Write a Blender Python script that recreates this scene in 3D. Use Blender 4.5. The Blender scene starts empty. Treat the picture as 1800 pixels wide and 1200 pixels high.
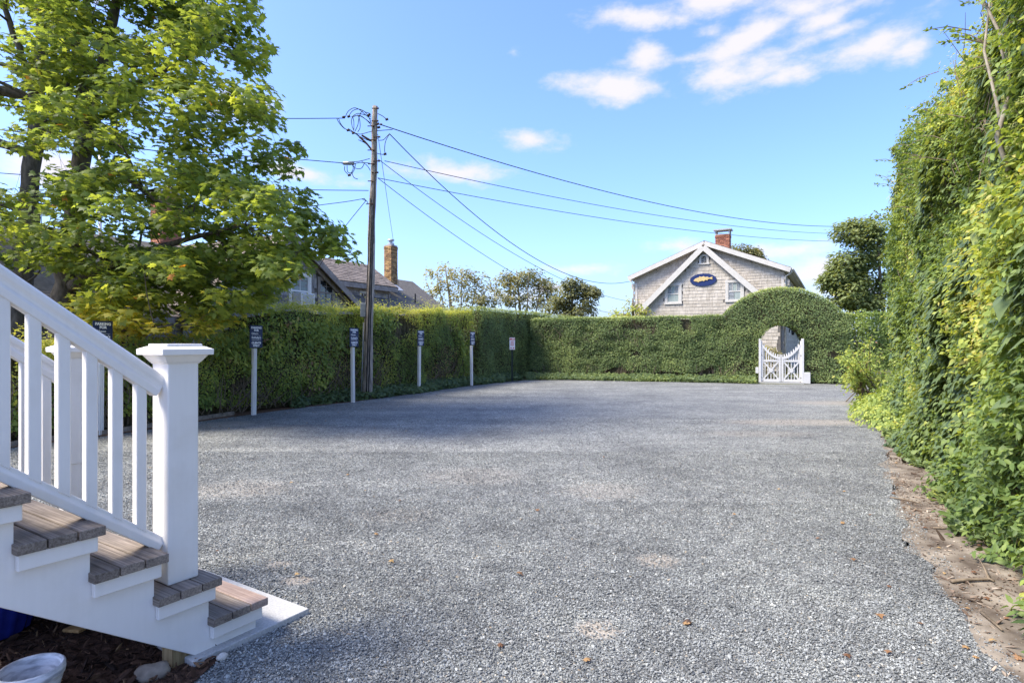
import bpy, bmesh, math, random
import numpy as np
from mathutils import Vector, Matrix, Euler

random.seed(7)
RNG = np.random.default_rng(11)
R = math.radians
scene = bpy.context.scene
COL = scene.collection

# ------------------------------------------------------------------ camera
EYE = 1.5
cam_data = bpy.data.cameras.new('camera')
cam = bpy.data.objects.new('camera', cam_data)
COL.objects.link(cam)
cam.location = (0, 0, EYE)
cam.rotation_euler = (R(90), 0, 0)
cam_data.sensor_width = 36
cam_data.lens = 20.68
cam_data.clip_start = 0.05
cam_data.clip_end = 3000
scene.camera = cam

# ------------------------------------------------------------------ light
SUN_AZ, SUN_EL = R(-104), R(52)        # azimuth from +Y towards +X
SUN_DIR = Vector((math.sin(SUN_AZ) * math.cos(SUN_EL), math.cos(SUN_AZ) * math.cos(SUN_EL), math.sin(SUN_EL)))
sun_data = bpy.data.lights.new('sun', 'SUN')
sun_data.energy = 2.5
sun_data.angle = R(20.0)
sun_data.color = (1.0, 0.90, 0.74)
sun = bpy.data.objects.new('sun', sun_data)
COL.objects.link(sun)
sun.rotation_euler = SUN_DIR.to_track_quat('Z', 'Y').to_euler()

world = bpy.data.worlds.new('World')
scene.world = world
world.use_nodes = True
scene.view_settings.view_transform = 'Standard'
scene.view_settings.look = 'None'
scene.view_settings.exposure = 1.68
scene.view_settings.gamma = 1.0
scene.view_settings.use_curve_mapping = False
scene.cycles.use_denoising = True
scene.cycles.use_adaptive_sampling = False
scene.cycles.max_bounces = 8
scene.cycles.transparent_max_bounces = 8
scene.cycles.sample_clamp_indirect = 10.0
scene.cycles.diffuse_bounces = 8
scene.cycles.transmission_bounces = 8

SKY_STRENGTH = 0.122


def build_world():
    nt = world.node_tree
    N, L = nt.nodes, nt.links
    N.clear()
    out = N.new('ShaderNodeOutputWorld')
    bg = N.new('ShaderNodeBackground')
    bg.inputs['Strength'].default_value = SKY_STRENGTH
    L.new(bg.outputs[0], out.inputs[0])
    sky = N.new('ShaderNodeTexSky')
    sky.sky_type = 'NISHITA'
    sky.sun_disc = False
    sky.sun_elevation = SUN_EL
    sky.sun_rotation = SUN_AZ
    sky.air_density = 1.0
    sky.dust_density = 2.0
    sky.ozone_density = 8.0
    tc = N.new('ShaderNodeTexCoord')

    def val(v):
        return v

    def M(op, a, b=None, c=None, clamp=False):
        n = N.new('ShaderNodeMath')
        n.operation = op
        n.use_clamp = clamp
        for i, x in enumerate((a, b, c)):
            if x is None:
                continue
            if isinstance(x, (int, float)):
                n.inputs[i].default_value = x
            else:
                L.new(x, n.inputs[i])
        return n.outputs[0]

    sep = N.new('ShaderNodeSeparateXYZ')
    L.new(tc.outputs['Generated'], sep.inputs[0])
    dx, dy, dz = sep.outputs
    # clouds drift on a plane above: direction divided by its height
    zz = M('MAXIMUM', dz, 0.03)
    cx, cy = M('DIVIDE', dx, zz), M('DIVIDE', dy, zz)
    comb = N.new('ShaderNodeCombineXYZ')
    L.new(cx, comb.inputs[0]); L.new(cy, comb.inputs[1])
    # angular coordinates for the individual clouds
    n1 = N.new('ShaderNodeTexNoise'); n1.inputs['Scale'].default_value = 7.0
    n1.inputs['Detail'].default_value = 9.0; n1.inputs['Roughness'].default_value = 0.62
    mp = N.new('ShaderNodeMapping'); mp.inputs['Scale'].default_value = (1.0, 1.0, 2.0)
    L.new(tc.outputs['Generated'], mp.inputs[0]); L.new(mp.outputs[0], n1.inputs['Vector'])
    fine = M('SUBTRACT', n1.outputs['Fac'], 0.5)
    n2 = N.new('ShaderNodeTexNoise'); n2.inputs['Scale'].default_value = 3.2
    n2.inputs['Detail'].default_value = 3.0
    L.new(mp.outputs[0], n2.inputs['Vector'])
    warp = M('SUBTRACT', n2.outputs['Fac'], 0.5)
    az = M('ARCTAN2', dx, dy)
    el = M('ARCSINE', dz)
    # centre azimuth, elevation (deg), half sizes (deg), tilt, strength
    clouds = [
        (13.5, 28.0, 4.6, 1.0, 0.0, 1.0), (19.5, 29.2, 3.6, 1.1, 0.05, 0.9),
        (13.2, 25.2, 2.3, 1.35, 0.0, 1.15), (9.6, 22.6, 4.2, 1.1, -0.05, 0.95),
        (22.2, 25.8, 4.6, 1.5, 0.25, 1.1), (20.8, 22.9, 5.6, 1.5, 0.1, 1.15), (24.5, 22.2, 4.0, 1.0, 0.0, 0.9),
        (28.0, 26.2, 4.2, 0.9, 0.1, 0.9), (31.4, 23.4, 4.6, 1.7, 0.12, 1.25), (26.6, 27.4, 3.4, 0.9, 0.0, 0.8),
        (22.6, 23.8, 3.2, 1.2, 0.1, 1.0), (21.2, 21.9, 3.4, .8, 0.0, .9), (25.8, 22.0, 3.0, .8, 0.05, .8), (18.6, 26.6, 1.6, .7, 0, .7), (29.3, 25.2, 3.4, .8, .15, .9), (34.0, 22.8, 2.6, 1.3, .1, 1.0), (26.4, 24.6, 3.0, 1.0, .2, .8), (16.5, 24.6, 1.6, .5, 0, .5), (11.0, 24.6, 1.4, .4, 0, .45), (20.0, 24.9, 2.2, .6, .2, .7),
        (2.6, 18.8, 2.4, 0.6, -0.1, 0.65), (0.2, 26.0, 0.8, 0.4, 0.0, 0.5),
        (-6.2, 16.0, 4.6, 0.95, 0.0, 1.0), (-20.0, 15.0, 3.0, 0.7, -0.15, 0.8), (-14.5, 14.6, 2.2, 0.6, 0, 0.5),
        (5.0, 7.0, 3.4, 0.6, 0.0, 0.85), (4.0, 5.2, 3.0, 0.5, 0.0, 0.6), (16.0, 8.6, 2.6, 0.5, 0.0, 0.7), (24.4, 8.2, 3.8, 0.8, 0.0, 0.9),
        (27.2, 6.4, 3.0, 0.9, 0.0, 0.9), (30.2, 4.6, 3.0, 1.2, 0.0, 0.8), (-1.0, 4.2, 5.0, 0.7, 0.0, 0.6),
        (-38.0, 13.0, 4.5, 1.2, 0.0, 0.9), (-26.0, 20.5, 3.0, 1.0, 0.1, 0.6), (-36.0, 26.0, 5.0, 1.2, 0.1, 0.7),
    ]
    acc = None
    for a, e, ra, re_, tilt, st in clouds:
        ra, re_ = (ra * 1.15, re_ * 1.2) if e > 18 else (ra * 1.1, re_ * 1.1)
        u = M('SUBTRACT', az, R(a))
        v = M('SUBTRACT', el, R(e))
        v = M('MULTIPLY_ADD', u, -tilt, v)
        v = M('MULTIPLY_ADD', warp, R(3.0), v)
        u2 = M('MULTIPLY', u, 1.0 / R(ra))
        v2 = M('MULTIPLY', v, 1.0 / R(re_))
        # flat base, softer heads
        rr = M('SQRT', M('ADD', M('MULTIPLY', u2, u2), M('MULTIPLY', v2, v2)))
        m = M('MULTIPLY', M('SUBTRACT', 1.15, rr), st)
        acc = m if acc is None else M('SMOOTH_MAX', acc, m, 0.15)
    dens = M('MULTIPLY_ADD', fine, 4.2, acc)
    mask = N.new('ShaderNodeMapRange'); mask.interpolation_type = 'SMOOTHSTEP'
    mask.inputs['From Min'].default_value = -0.05; mask.inputs['From Max'].default_value = 1.15
    mask.inputs['To Max'].default_value = 0.93
    L.new(dens, mask.inputs['Value'])
    # unseen scattered cloud behind the camera, cover raised for whiter ambient fill
    n3 = N.new('ShaderNodeTexNoise'); n3.inputs['Scale'].default_value = 0.8
    n3.inputs['Detail'].default_value = 7.0; n3.inputs['Roughness'].default_value = 0.58
    L.new(comb.outputs[0], n3.inputs['Vector'])
    g = N.new('ShaderNodeMapRange'); g.interpolation_type = 'SMOOTHSTEP'
    g.inputs['From Min'].default_value = 0.50; g.inputs['From Max'].default_value = 0.70
    L.new(n3.outputs['Fac'], g.inputs['Value'])
    behind = N.new('ShaderNodeMapRange'); behind.inputs['From Min'].default_value = 0.15; behind.inputs['From Max'].default_value = -0.35
    L.new(dy, behind.inputs['Value'])
    gm = M('MULTIPLY', g.outputs[0], behind.outputs[0])
    tot = M('MAXIMUM', mask.outputs[0], gm)
    tot = M('MULTIPLY', tot, M('GREATER_THAN', dz, 0.0))
    tint = N.new('ShaderNodeMix'); tint.data_type = 'RGBA'; tint.blend_type = 'MULTIPLY'
    tint.inputs['Factor'].default_value = 1.0
    L.new(sky.outputs[0], tint.inputs['A'])
    tint.inputs['B'].default_value = SKY_TINT
    mx = N.new('ShaderNodeMix'); mx.data_type = 'RGBA'
    L.new(tot, mx.inputs['Factor'])
    L.new(tint.outputs['Result'], mx.inputs['A'])
    k = CLOUD / SKY_STRENGTH
    mx.inputs['B'].default_value = (k * 0.98, k * 0.935, k * 1.0, 1)
    L.new(mx.outputs['Result'], bg.inputs['Color'])


SKY_TINT = (0.92, 0.915, 1.06, 1)
CLOUD = 0.325
build_world()

# ------------------------------------------------------------------ measuring
FOC = 1034.0


def at(px, py, d):
    """World point seen in the photograph at (px, py), d metres ahead."""
    return Vector(((px - 900) / FOC * d, d, EYE - (py - 600) / FOC * d))


def on_ground(px, py):
    d = FOC * EYE / (py - 600)
    return Vector(((px - 900) / FOC * d, d, 0.0))


# ------------------------------------------------------------------ scene tree helpers
def thing(name, label, cat, loc=(0, 0, 0), group=None):
    o = bpy.data.objects.new(name, None)
    o.empty_display_size = 0.1
    COL.objects.link(o)
    o.location = loc
    o['label'] = label
    o['category'] = cat
    if group:
        o['group'] = group
    return o


def tag(o, label, cat, group=None, kind=None):
    o['label'] = label
    o['category'] = cat
    if group:
        o['group'] = group
    if kind:
        o['kind'] = kind
    return o


def put_under(o, parent):
    o.parent = parent
    if parent.type == 'EMPTY':
        o.matrix_parent_inverse = Matrix.Translation(-Vector(parent.location))


def link(name, me, mats, parent=None, smooth=False, kind=None, label=None):
    o = bpy.data.objects.new(name, me)
    COL.objects.link(o)
    for m in (mats if isinstance(mats, (list, tuple)) else [mats]):
        me.materials.append(m)
    if smooth:
        me.polygons.foreach_set('use_smooth', np.ones(len(me.polygons), dtype=bool))
    if parent is not None:
        put_under(o, parent)
    if kind:
        o['kind'] = kind
    if label:
        o['label'] = label
    return o


def copy_tree(o, parent=None):
    c = o.copy()
    COL.objects.link(c)
    if parent is not None:
        c.parent = parent
    for ch in list(o.children):
        copy_tree(ch, c)
    return c


def bevel(o, w=0.004, seg=2):
    m = o.modifiers.new('bevel', 'BEVEL')
    m.width = w
    m.segments = seg
    m.limit_method = 'ANGLE'
    return o


class MB:
    """Collects polygons, then links them as one mesh object (world coordinates)."""

    def __init__(self):
        self.v, self.f, self.t, self.m = [], [], [], []
        self.tint = 0.5
        self.mi = 0

    def add(self, verts, faces):
        b = len(self.v)
        self.v.extend([tuple(p) for p in verts])
        self.t.extend([self.tint] * len(verts))
        for f in faces:
            self.f.append([b + i for i in f])
            self.m.append(self.mi)

    def hexa(self, p):
        """8 points: bottom 0-3, top 4-7."""
        self.add(p, [(3, 2, 1, 0), (4, 5, 6, 7), (0, 1, 5, 4), (1, 2, 6, 5), (2, 3, 7, 6), (3, 0, 4, 7)])

    def box(self, c, a, b, h, ax=(1, 0, 0), ay=(0, 1, 0), az=(0, 0, 1)):
        """Centre c, full sizes a, b, h along ax, ay, az."""
        c, ax, ay, az = Vector(c), Vector(ax) * (a / 2), Vector(ay) * (b / 2), Vector(az) * (h / 2)
        self.hexa([c - ax - ay - az, c + ax - ay - az, c + ax + ay - az, c - ax + ay - az,
                   c - ax - ay + az, c + ax - ay + az, c + ax + ay + az, c - ax + ay + az])

    def bar(self, p, q, w, t, up=(0, 0, 1)):
        p, q = Vector(p), Vector(q)
        d = (q - p)
        L = d.length
        d.normalize()
        s = d.cross(Vector(up)).normalized()
        n = s.cross(d).normalized()
        self.box((p + q) / 2, L, w, t, d, s, n)

    def tube(self, pts, rad, n=6, cap=True):
        pts = [Vector(p) for p in pts]
        k = len(pts)
        if not isinstance(rad, (list, tuple)):
            rad = [rad] * k
        ref = None
        vs = []
        for i, p in enumerate(pts):
            d = (pts[min(i + 1, k - 1)] - pts[max(i - 1, 0)])
            if d.length < 1e-9:
                d = Vector((0, 0, 1))
            d.normalize()
            if ref is None:
                ref = d.orthogonal().normalized()
            ref = (ref - d * ref.dot(d))
            if ref.length < 1e-6:
                ref = d.orthogonal()
            ref.normalize()
            b = d.cross(ref)
            for j in range(n):
                a = 2 * math.pi * j / n
                vs.append(p + (ref * math.cos(a) + b * math.sin(a)) * rad[i])
        fs = []
        for i in range(k - 1):
            for j in range(n):
                j2 = (j + 1) % n
                fs.append((i * n + j, i * n + j2, (i + 1) * n + j2, (i + 1) * n + j))
        if cap:
            fs.append(tuple(reversed(range(n))))
            fs.append(tuple((k - 1) * n + j for j in range(n)))
        self.add(vs, fs)

    def prism(self, poly, o, ax, ay, depth):
        """2-D polygon in the frame o, ax, ay, pushed by the vector depth."""
        o, ax, ay, depth = Vector(o), Vector(ax), Vector(ay), Vector(depth)
        a = [o + ax * x + ay * y for x, y in poly]
        b = [p + depth for p in a]
        n = len(a)
        self.add(a + b, [tuple(range(n))[::-1], tuple(range(n, 2 * n))] +
                 [(i, (i + 1) % n, n + (i + 1) % n, n + i) for i in range(n)])

    def lathe(self, prof, c, n=32):
        c = Vector(c)
        vs, fs = [], []
        for r, z in prof:
            for j in range(n):
                a = 2 * math.pi * j / n
                vs.append(c + Vector((r * math.cos(a), r * math.sin(a), z)))
        for i in range(len(prof) - 1):
            for j in range(n):
                j2 = (j + 1) % n
                fs.append((i * n + j, i * n + j2, (i + 1) * n + j2, (i + 1) * n + j))
        self.add(vs, fs)

    def quad(self, a, b, c, d):
        self.add([a, b, c, d], [(0, 1, 2, 3)])

    def mesh(self, name, origin=None):
        me = bpy.data.meshes.new(name)
        v = self.v
        if origin is not None:
            ox, oy, oz = origin
            v = [(p[0] - ox, p[1] - oy, p[2] - oz) for p in v]
        me.from_pydata(v, [], self.f)
        me.polygons.foreach_set('material_index', self.m)
        at_ = me.attributes.new('tint', 'FLOAT', 'POINT')
        at_.data.foreach_set('value', self.t)
        return me

    def build(self, name, mats, parent=None, smooth=False, kind=None, label=None, origin=None, fix=True):
        me = self.mesh(name, origin)
        if fix:
            bm = bmesh.new(); bm.from_mesh(me)
            bmesh.ops.recalc_face_normals(bm, faces=bm.faces)
            bm.to_mesh(me); bm.free()
        o = link(name, me, mats, parent, smooth, kind, label)
        if origin is not None:
            o.location = origin
        return o


# ------------------------------------------------------------------ lattice noise
def _hash(ix, iy, iz, seed):
    n = (ix * 374761393 + iy * 668265263 + iz * 2147483647 + seed * 974634777) & 0xFFFFFFFF
    n = ((n ^ (n >> 13)) * 1274126177) & 0xFFFFFFFF
    n = n ^ (n >> 16)
    return (n & 0xFFFFFF) / float(0xFFFFFF)


def noise(x, y, z=0.0, seed=0):
    x, y, z = np.broadcast_arrays(np.asarray(x, float), np.asarray(y, float), np.asarray(z, float))
    ix, iy, iz = np.floor(x).astype(np.int64), np.floor(y).astype(np.int64), np.floor(z).astype(np.int64)
    fx, fy, fz = x - ix, y - iy, z - iz
    fx, fy, fz = (f * f * (3 - 2 * f) for f in (fx, fy, fz))
    r = 0
    for a in (0, 1):
        for b in (0, 1):
            for c in (0, 1):
                w = (fx if a else 1 - fx) * (fy if b else 1 - fy) * (fz if c else 1 - fz)
                r = r + w * _hash(ix + a, iy + b, iz + c, seed)
    return r


# ------------------------------------------------------------------ materials
def new_mat(name):
    m = bpy.data.materials.new(name)
    m.use_nodes = True
    return m, m.node_tree.nodes, m.node_tree.links, m.node_tree.nodes['Principled BSDF']


def ramp(N, stops, interp='LINEAR'):
    r = N.new('ShaderNodeValToRGB')
    r.color_ramp.interpolation = interp
    e = r.color_ramp.elements
    while len(e) < len(stops):
        e.new(0.5)
    for el, (p, c) in zip(e, stops):
        el.position = p
        el.color = (*c, 1)
    return r


def tex_noise(N, L, scale, detail=4, rough=0.55, coord='Object', stretch=None):
    tc = N.new('ShaderNodeTexCoord')
    n = N.new('ShaderNodeTexNoise')
    n.inputs['Scale'].default_value = scale
    n.inputs['Detail'].default_value = detail
    n.inputs['Roughness'].default_value = rough
    src = tc.outputs[coord]
    if stretch:
        mp = N.new('ShaderNodeMapping')
        mp.inputs['Scale'].default_value = stretch
        L.new(src, mp.inputs[0])
        src = mp.outputs[0]
    L.new(src, n.inputs['Vector'])
    return n


def add_bump(N, L, p, src, strength=0.3, dist=0.01):
    b = N.new('ShaderNodeBump')
    b.inputs['Strength'].default_value = strength
    b.inputs['Distance'].default_value = dist
    L.new(src, b.inputs['Height'])
    L.new(b.outputs[0], p.inputs['Normal'])


def mix_rgb(N, L, fac, a, b, blend='MIX'):
    m = N.new('ShaderNodeMix')
    m.data_type = 'RGBA'
    m.blend_type = blend
    for s, x in (('Factor', fac), ('A', a), ('B', b)):
        if isinstance(x, (int, float)):
            m.inputs[s].default_value = x
        elif isinstance(x, tuple):
            m.inputs[s].default_value = (*x, 1)
        else:
            L.new(x, m.inputs[s])
    return m.outputs['Result']


def noisy(name, c0, c1, scale=8, rough=0.7, bump=0.2, dist=0.01, detail=5, stretch=None, spec=0.3, metal=0.0, lo=0.3, hi=0.7, tint=None):
    """Two colours mixed by noise; with tint=(dark, light) also multiplied by the piece's own tint."""
    m, N, L, p = new_mat(name)
    n = tex_noise(N, L, scale, detail, stretch=stretch)
    r = ramp(N, [(lo, c0), (hi, c1)])
    L.new(n.outputs['Fac'], r.inputs[0])
    c = r.outputs[0]
    if tint:
        a = N.new('ShaderNodeAttribute'); a.attribute_name = 'tint'
        t = ramp(N, [(0, tint[0]), (1, tint[1])])
        L.new(a.outputs['Fac'], t.inputs[0])
        c = mix_rgb(N, L, 1.0, c, t.outputs[0], 'MULTIPLY')
    L.new(c, p.inputs['Base Color'])
    p.inputs['Roughness'].default_value = rough
    p.inputs['Specular IOR Level'].default_value = spec
    p.inputs['Metallic'].default_value = metal
    if bump:
        add_bump(N, L, p, n.outputs['Fac'], bump, dist)
    return m


def leaf_mat(name, stops, trans=0.42, rough=0.5, spec=0.25, glow=(1.9, 1.7, 0.75)):
    """Leaf: its own tint picks the colour; light passes through it."""
    m, N, L, p = new_mat(name)
    a = N.new('ShaderNodeAttribute'); a.attribute_name = 'tint'
    r = ramp(N, stops)
    L.new(a.outputs['Fac'], r.inputs[0])
    L.new(r.outputs[0], p.inputs['Base Color'])
    p.inputs['Roughness'].default_value = rough
    p.inputs['Specular IOR Level'].default_value = spec
    tr = N.new('ShaderNodeBsdfTranslucent')
    L.new(mix_rgb(N, L, 1.0, r.outputs[0], glow, 'MULTIPLY'), tr.inputs['Color'])
    mx = N.new('ShaderNodeMixShader')
    mx.inputs[0].default_value = trans
    L.new(p.outputs[0], mx.inputs[1]); L.new(tr.outputs[0], mx.inputs[2])
    L.new(mx.outputs[0], N['Material Output'].inputs['Surface'])
    return m


MAT = {}
def painted(name, c, grime):
    m, N, L, p = new_mat(name)
    n1 = tex_noise(N, L, 2.2, 8, 0.65)
    r1 = ramp(N, [(0.50, (1, 1, 1)), (0.78, grime)]); L.new(n1.outputs['Fac'], r1.inputs[0])
    n2 = tex_noise(N, L, 9, 6, 0.6, stretch=(5, 5, 0.5))
    r2 = ramp(N, [(0.3, (0.965, 0.965, 0.965)), (0.7, (1, 1, 1))]); L.new(n2.outputs['Fac'], r2.inputs[0])
    k = mix_rgb(N, L, 1.0, mix_rgb(N, L, 1.0, c, r1.outputs[0], 'MULTIPLY'), r2.outputs[0], 'MULTIPLY')
    L.new(k, p.inputs['Base Color'])
    p.inputs['Roughness'].default_value = 0.5
    p.inputs['Specular IOR Level'].default_value = 0.3
    add_bump(N, L, p, n2.outputs['Fac'], 0.12, 0.002)
    return m


MAT['white'] = painted('white_paint', (0.80, 0.775, 0.73), (0.88, 0.865, 0.83))
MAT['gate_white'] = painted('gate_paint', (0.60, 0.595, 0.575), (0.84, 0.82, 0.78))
MAT['trim'] = noisy('house_trim_paint', (0.50, 0.48, 0.425), (0.58, 0.555, 0.50), 6, 0.5, 0.05, 0.002)
MAT['bark'] = noisy('maple_bark', (0.05, 0.042, 0.033), (0.17, 0.145, 0.115), 14, 0.9, 0.9, 0.03, 8, (1, 1, 0.35))
MAT['twig'] = noisy('twig_bark', (0.10, 0.075, 0.05), (0.24, 0.19, 0.13), 20, 0.9, 0.3, 0.004)
MAT['pale_branch'] = noisy('pale_branch_bark', (0.18, 0.155, 0.12), (0.36, 0.32, 0.25), 12, 0.9, 0.3, 0.004)
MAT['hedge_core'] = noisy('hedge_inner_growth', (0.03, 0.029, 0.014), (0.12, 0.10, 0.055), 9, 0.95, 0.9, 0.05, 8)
MAT['pole'] = noisy('weathered_pole_wood', (0.13, 0.11, 0.09), (0.50, 0.43, 0.35), 10, 0.9, 0.7, 0.012, 9, (6, 6, 0.35), lo=.36, hi=.6)
MAT['cable'] = noisy('black_cable_rubber', (0.014, 0.014, 0.014), (0.03, 0.03, 0.03), 20, 0.6, 0)
MAT['brown_fitting'] = noisy('rusty_fitting', (0.05, 0.03, 0.02), (0.12, 0.07, 0.045), 40, 0.7, 0.2, 0.003)
MAT['grey_metal'] = noisy('grey_painted_metal', (0.30, 0.31, 0.31), (0.42, 0.43, 0.42), 12, 0.5, 0.05, 0.002, metal=0.2)
def decking(name, c0, c1, t0=(0.72, 0.70, 0.68), t1=(1.22, 1.17, 1.12)):
    """Weathered boards: grain and checks run along the boards (across the flight, 32.5 degrees off the X axis)."""
    m, N, L, p = new_mat(name)
    tc = N.new('ShaderNodeTexCoord')
    m1 = N.new('ShaderNodeMapping'); m1.inputs['Rotation'].default_value = (0, 0, R(32.5)); L.new(tc.outputs['Object'], m1.inputs[0])
    def nz(sc, det, st):
        m2 = N.new('ShaderNodeMapping'); m2.inputs['Scale'].default_value = st; L.new(m1.outputs[0], m2.inputs[0])
        n = N.new('ShaderNodeTexNoise'); n.inputs['Scale'].default_value = sc; n.inputs['Detail'].default_value = det; n.inputs['Roughness'].default_value = .65
        L.new(m2.outputs[0], n.inputs['Vector'])
        return n
    g = nz(6, 8, (.35, 22, 22)); w = nz(3, 5, (1, 2.5, 2.5))
    r = ramp(N, [(0.34, c0), (0.66, c1)]); L.new(g.outputs['Fac'], r.inputs[0])
    r2 = ramp(N, [(0.35, (0.72, 0.71, 0.70)), (0.65, (1.15, 1.13, 1.10))]); L.new(w.outputs['Fac'], r2.inputs[0])
    a = N.new('ShaderNodeAttribute'); a.attribute_name = 'tint'
    t = ramp(N, [(0, t0), (1, t1)]); L.new(a.outputs['Fac'], t.inputs[0])
    c = mix_rgb(N, L, 1.0, mix_rgb(N, L, 1.0, r.outputs[0], r2.outputs[0], 'MULTIPLY'), t.outputs[0], 'MULTIPLY')
    L.new(c, p.inputs['Base Color'])
    p.inputs['Roughness'].default_value = 0.85
    p.inputs['Specular IOR Level'].default_value = 0.2
    add_bump(N, L, p, g.outputs['Fac'], 0.4, 0.002)
    return m


MAT['deck'] = decking('weathered_decking', (0.13, 0.112, 0.096), (0.33, 0.295, 0.26))
MAT['deck_new'] = decking('newer_reddish_plank', (0.20, 0.15, 0.13), (0.38, 0.31, 0.275))
MAT['post_wood'] = noisy('treated_post_wood', (0.16, 0.11, 0.05), (0.36, 0.27, 0.14), 10, 0.8, 0.3, 0.004, 8, (8, 8, 0.5))
MAT['concrete'] = noisy('pale_concrete', (0.34, 0.34, 0.325), (0.50, 0.495, 0.47), 90, 0.9, 0.25, 0.003, 8)
MAT['navy'] = noisy('navy_sign_face', (0.016, 0.028, 0.075), (0.022, 0.036, 0.09), 9, 0.4, 0)
MAT['letter'] = noisy('white_lettering', (0.78, 0.78, 0.78), (0.84, 0.84, 0.84), 9, 0.5, 0)
MAT['red'] = noisy('red_print', (0.50, 0.04, 0.05), (0.58, 0.07, 0.07), 9, 0.5, 0)
MAT['sign_white'] = noisy('white_sign_face', (0.74, 0.72, 0.72), (0.82, 0.80, 0.80), 9, 0.45, 0)
MAT['green_post'] = noisy('dark_green_post', (0.018, 0.03, 0.022), (0.035, 0.05, 0.04), 15, 0.6, 0.1, 0.002)
MAT['blue_glaze'] = noisy('cobalt_glaze', (0.012, 0.018, 0.16), (0.025, 0.04, 0.30), 8, 0.18, 0.1, 0.003, spec=0.6)
MAT['whitewash'] = noisy('whitewashed_clay', (0.34, 0.35, 0.37), (0.70, 0.71, 0.73), 13, 0.85, 0.4, 0.006, 9, (1, 1, 3.5), lo=0.35, hi=0.55)
MAT['rock'] = noisy('tan_rock', (0.13, 0.105, 0.08), (0.33, 0.275, 0.215), 14, 0.8, 0.4, 0.006, 8)
MAT['shingle_grey'] = noisy('grey_wood_shingle', (0.20, 0.19, 0.185), (0.44, 0.42, 0.41), 9, 0.9, 0.3, 0.006, 8, (3, 3, 0.8), tint=((0.62, 0.6, 0.6), (1.25, 1.23, 1.22)))
MAT['shingle_tan'] = noisy('pale_wood_shingle', (0.41, 0.375, 0.315), (0.54, 0.50, 0.425), 3, 0.9, 0.2, 0.005, 8, (3, 3, 0.8), tint=((0.80, 0.78, 0.75), (1.10, 1.09, 1.08)))
MAT['roof'] = noisy('brown_roof_shingle', (0.15, 0.125, 0.105), (0.31, 0.272, 0.235), 11, 0.95, 0.3, 0.006, 8, tint=((0.62, 0.6, 0.6), (1.3, 1.25, 1.22)))
MAT['sheathing'] = noisy('dark_sheathing', (0.10, 0.09, 0.08), (0.16, 0.15, 0.13), 8, 0.95, 0)
MAT['brick'] = noisy('red_brick', (0.26, 0.10, 0.06), (0.42, 0.18, 0.11), 22, 0.9, 0.3, 0.004, tint=((0.55, 0.5, 0.5), (1.35, 1.4, 1.35)))
MAT['brick_old'] = noisy('ochre_stained_brick', (0.24, 0.13, 0.07), (0.48, 0.31, 0.13), 5, 0.9, 0.3, 0.004, tint=((0.5, 0.5, 0.5), (1.35, 1.35, 1.3)))
MAT['mortar'] = noisy('mortar', (0.28, 0.25, 0.22), (0.40, 0.37, 0.33), 30, 0.95, 0.2, 0.003)
MAT['wood_trim'] = noisy('weathered_house_trim', (0.20, 0.17, 0.155), (0.36, 0.32, 0.29), 6, 0.85, 0.2, 0.004, 8, (1, 1, 1))
MAT['gold'] = noisy('carved_gold_fish', (0.42, 0.30, 0.12), (0.72, 0.56, 0.26), 30, 0.55, 0.4, 0.01, 6)
MAT['blind'] = noisy('window_louver', (0.36, 0.39, 0.40), (0.46, 0.49, 0.50), 9, 0.6, 0)
MAT['curtain'] = noisy('pale_curtain', (0.22, 0.27, 0.25), (0.36, 0.41, 0.38), 9, 0.8, 0, stretch=(8, 8, 0.4))
MAT['lead'] = noisy('lead_flashing', (0.34, 0.36, 0.38), (0.5, 0.52, 0.54), 12, 0.5, 0.1, 0.003, metal=0.3)
MAT['iron'] = noisy('black_iron', (0.012, 0.012, 0.012), (0.03, 0.03, 0.03), 20, 0.5, 0.1, 0.002)

_m, _N, _L, _p = new_mat('window_glass')
_p.inputs['Base Color'].default_value = (0.02, 0.026, 0.03, 1)
_p.inputs['Roughness'].default_value = 0.06
_p.inputs['Specular IOR Level'].default_value = 0.8
MAT['glass'] = _m

G0, G1, G2, G3, G4 = (0.055, 0.090, 0.036), (0.131, 0.199, 0.057), (0.248, 0.324, 0.081), (0.455, 0.490, 0.108), (0.359, 0.225, 0.135)
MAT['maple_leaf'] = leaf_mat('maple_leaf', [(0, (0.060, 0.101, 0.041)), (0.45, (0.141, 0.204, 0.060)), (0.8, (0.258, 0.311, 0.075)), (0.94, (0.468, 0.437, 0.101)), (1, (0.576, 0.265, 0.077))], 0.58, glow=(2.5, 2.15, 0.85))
MAT['privet_leaf'] = leaf_mat('privet_leaf', [(0, G0), (0.35, G1), (0.7, G2), (0.92, G3), (1, G4)], 0.38)
MAT['clipped_leaf'] = leaf_mat('clipped_leaf', [(0, (0.066, 0.101, 0.048)), (0.4, (0.148, 0.209, 0.081)), (0.75, (0.273, 0.345, 0.125)), (1, (0.484, 0.524, 0.194))], 0.32)
MAT['ivy_leaf'] = leaf_mat('ivy_leaf', [(0, (0.048, 0.086, 0.041)), (0.5, (0.126, 0.178, 0.075)), (0.85, (0.228, 0.287, 0.094)), (1, (0.372, 0.403, 0.110))], 0.3, 0.45, 0.25)
MAT['dry_tree_leaf'] = leaf_mat('late_summer_leaf', [(0, (0.092, 0.113, 0.059)), (0.5, (0.211, 0.221, 0.103)), (0.85, (0.383, 0.342, 0.164)), (1, (0.515, 0.418, 0.154))], 0.35)
MAT['green_tree_leaf'] = leaf_mat('summer_leaf', [(0, (0.072, 0.111, 0.047)), (0.5, (0.169, 0.215, 0.081)), (0.85, (0.299, 0.325, 0.117)), (1, (0.429, 0.416, 0.130))], 0.38)
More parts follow.
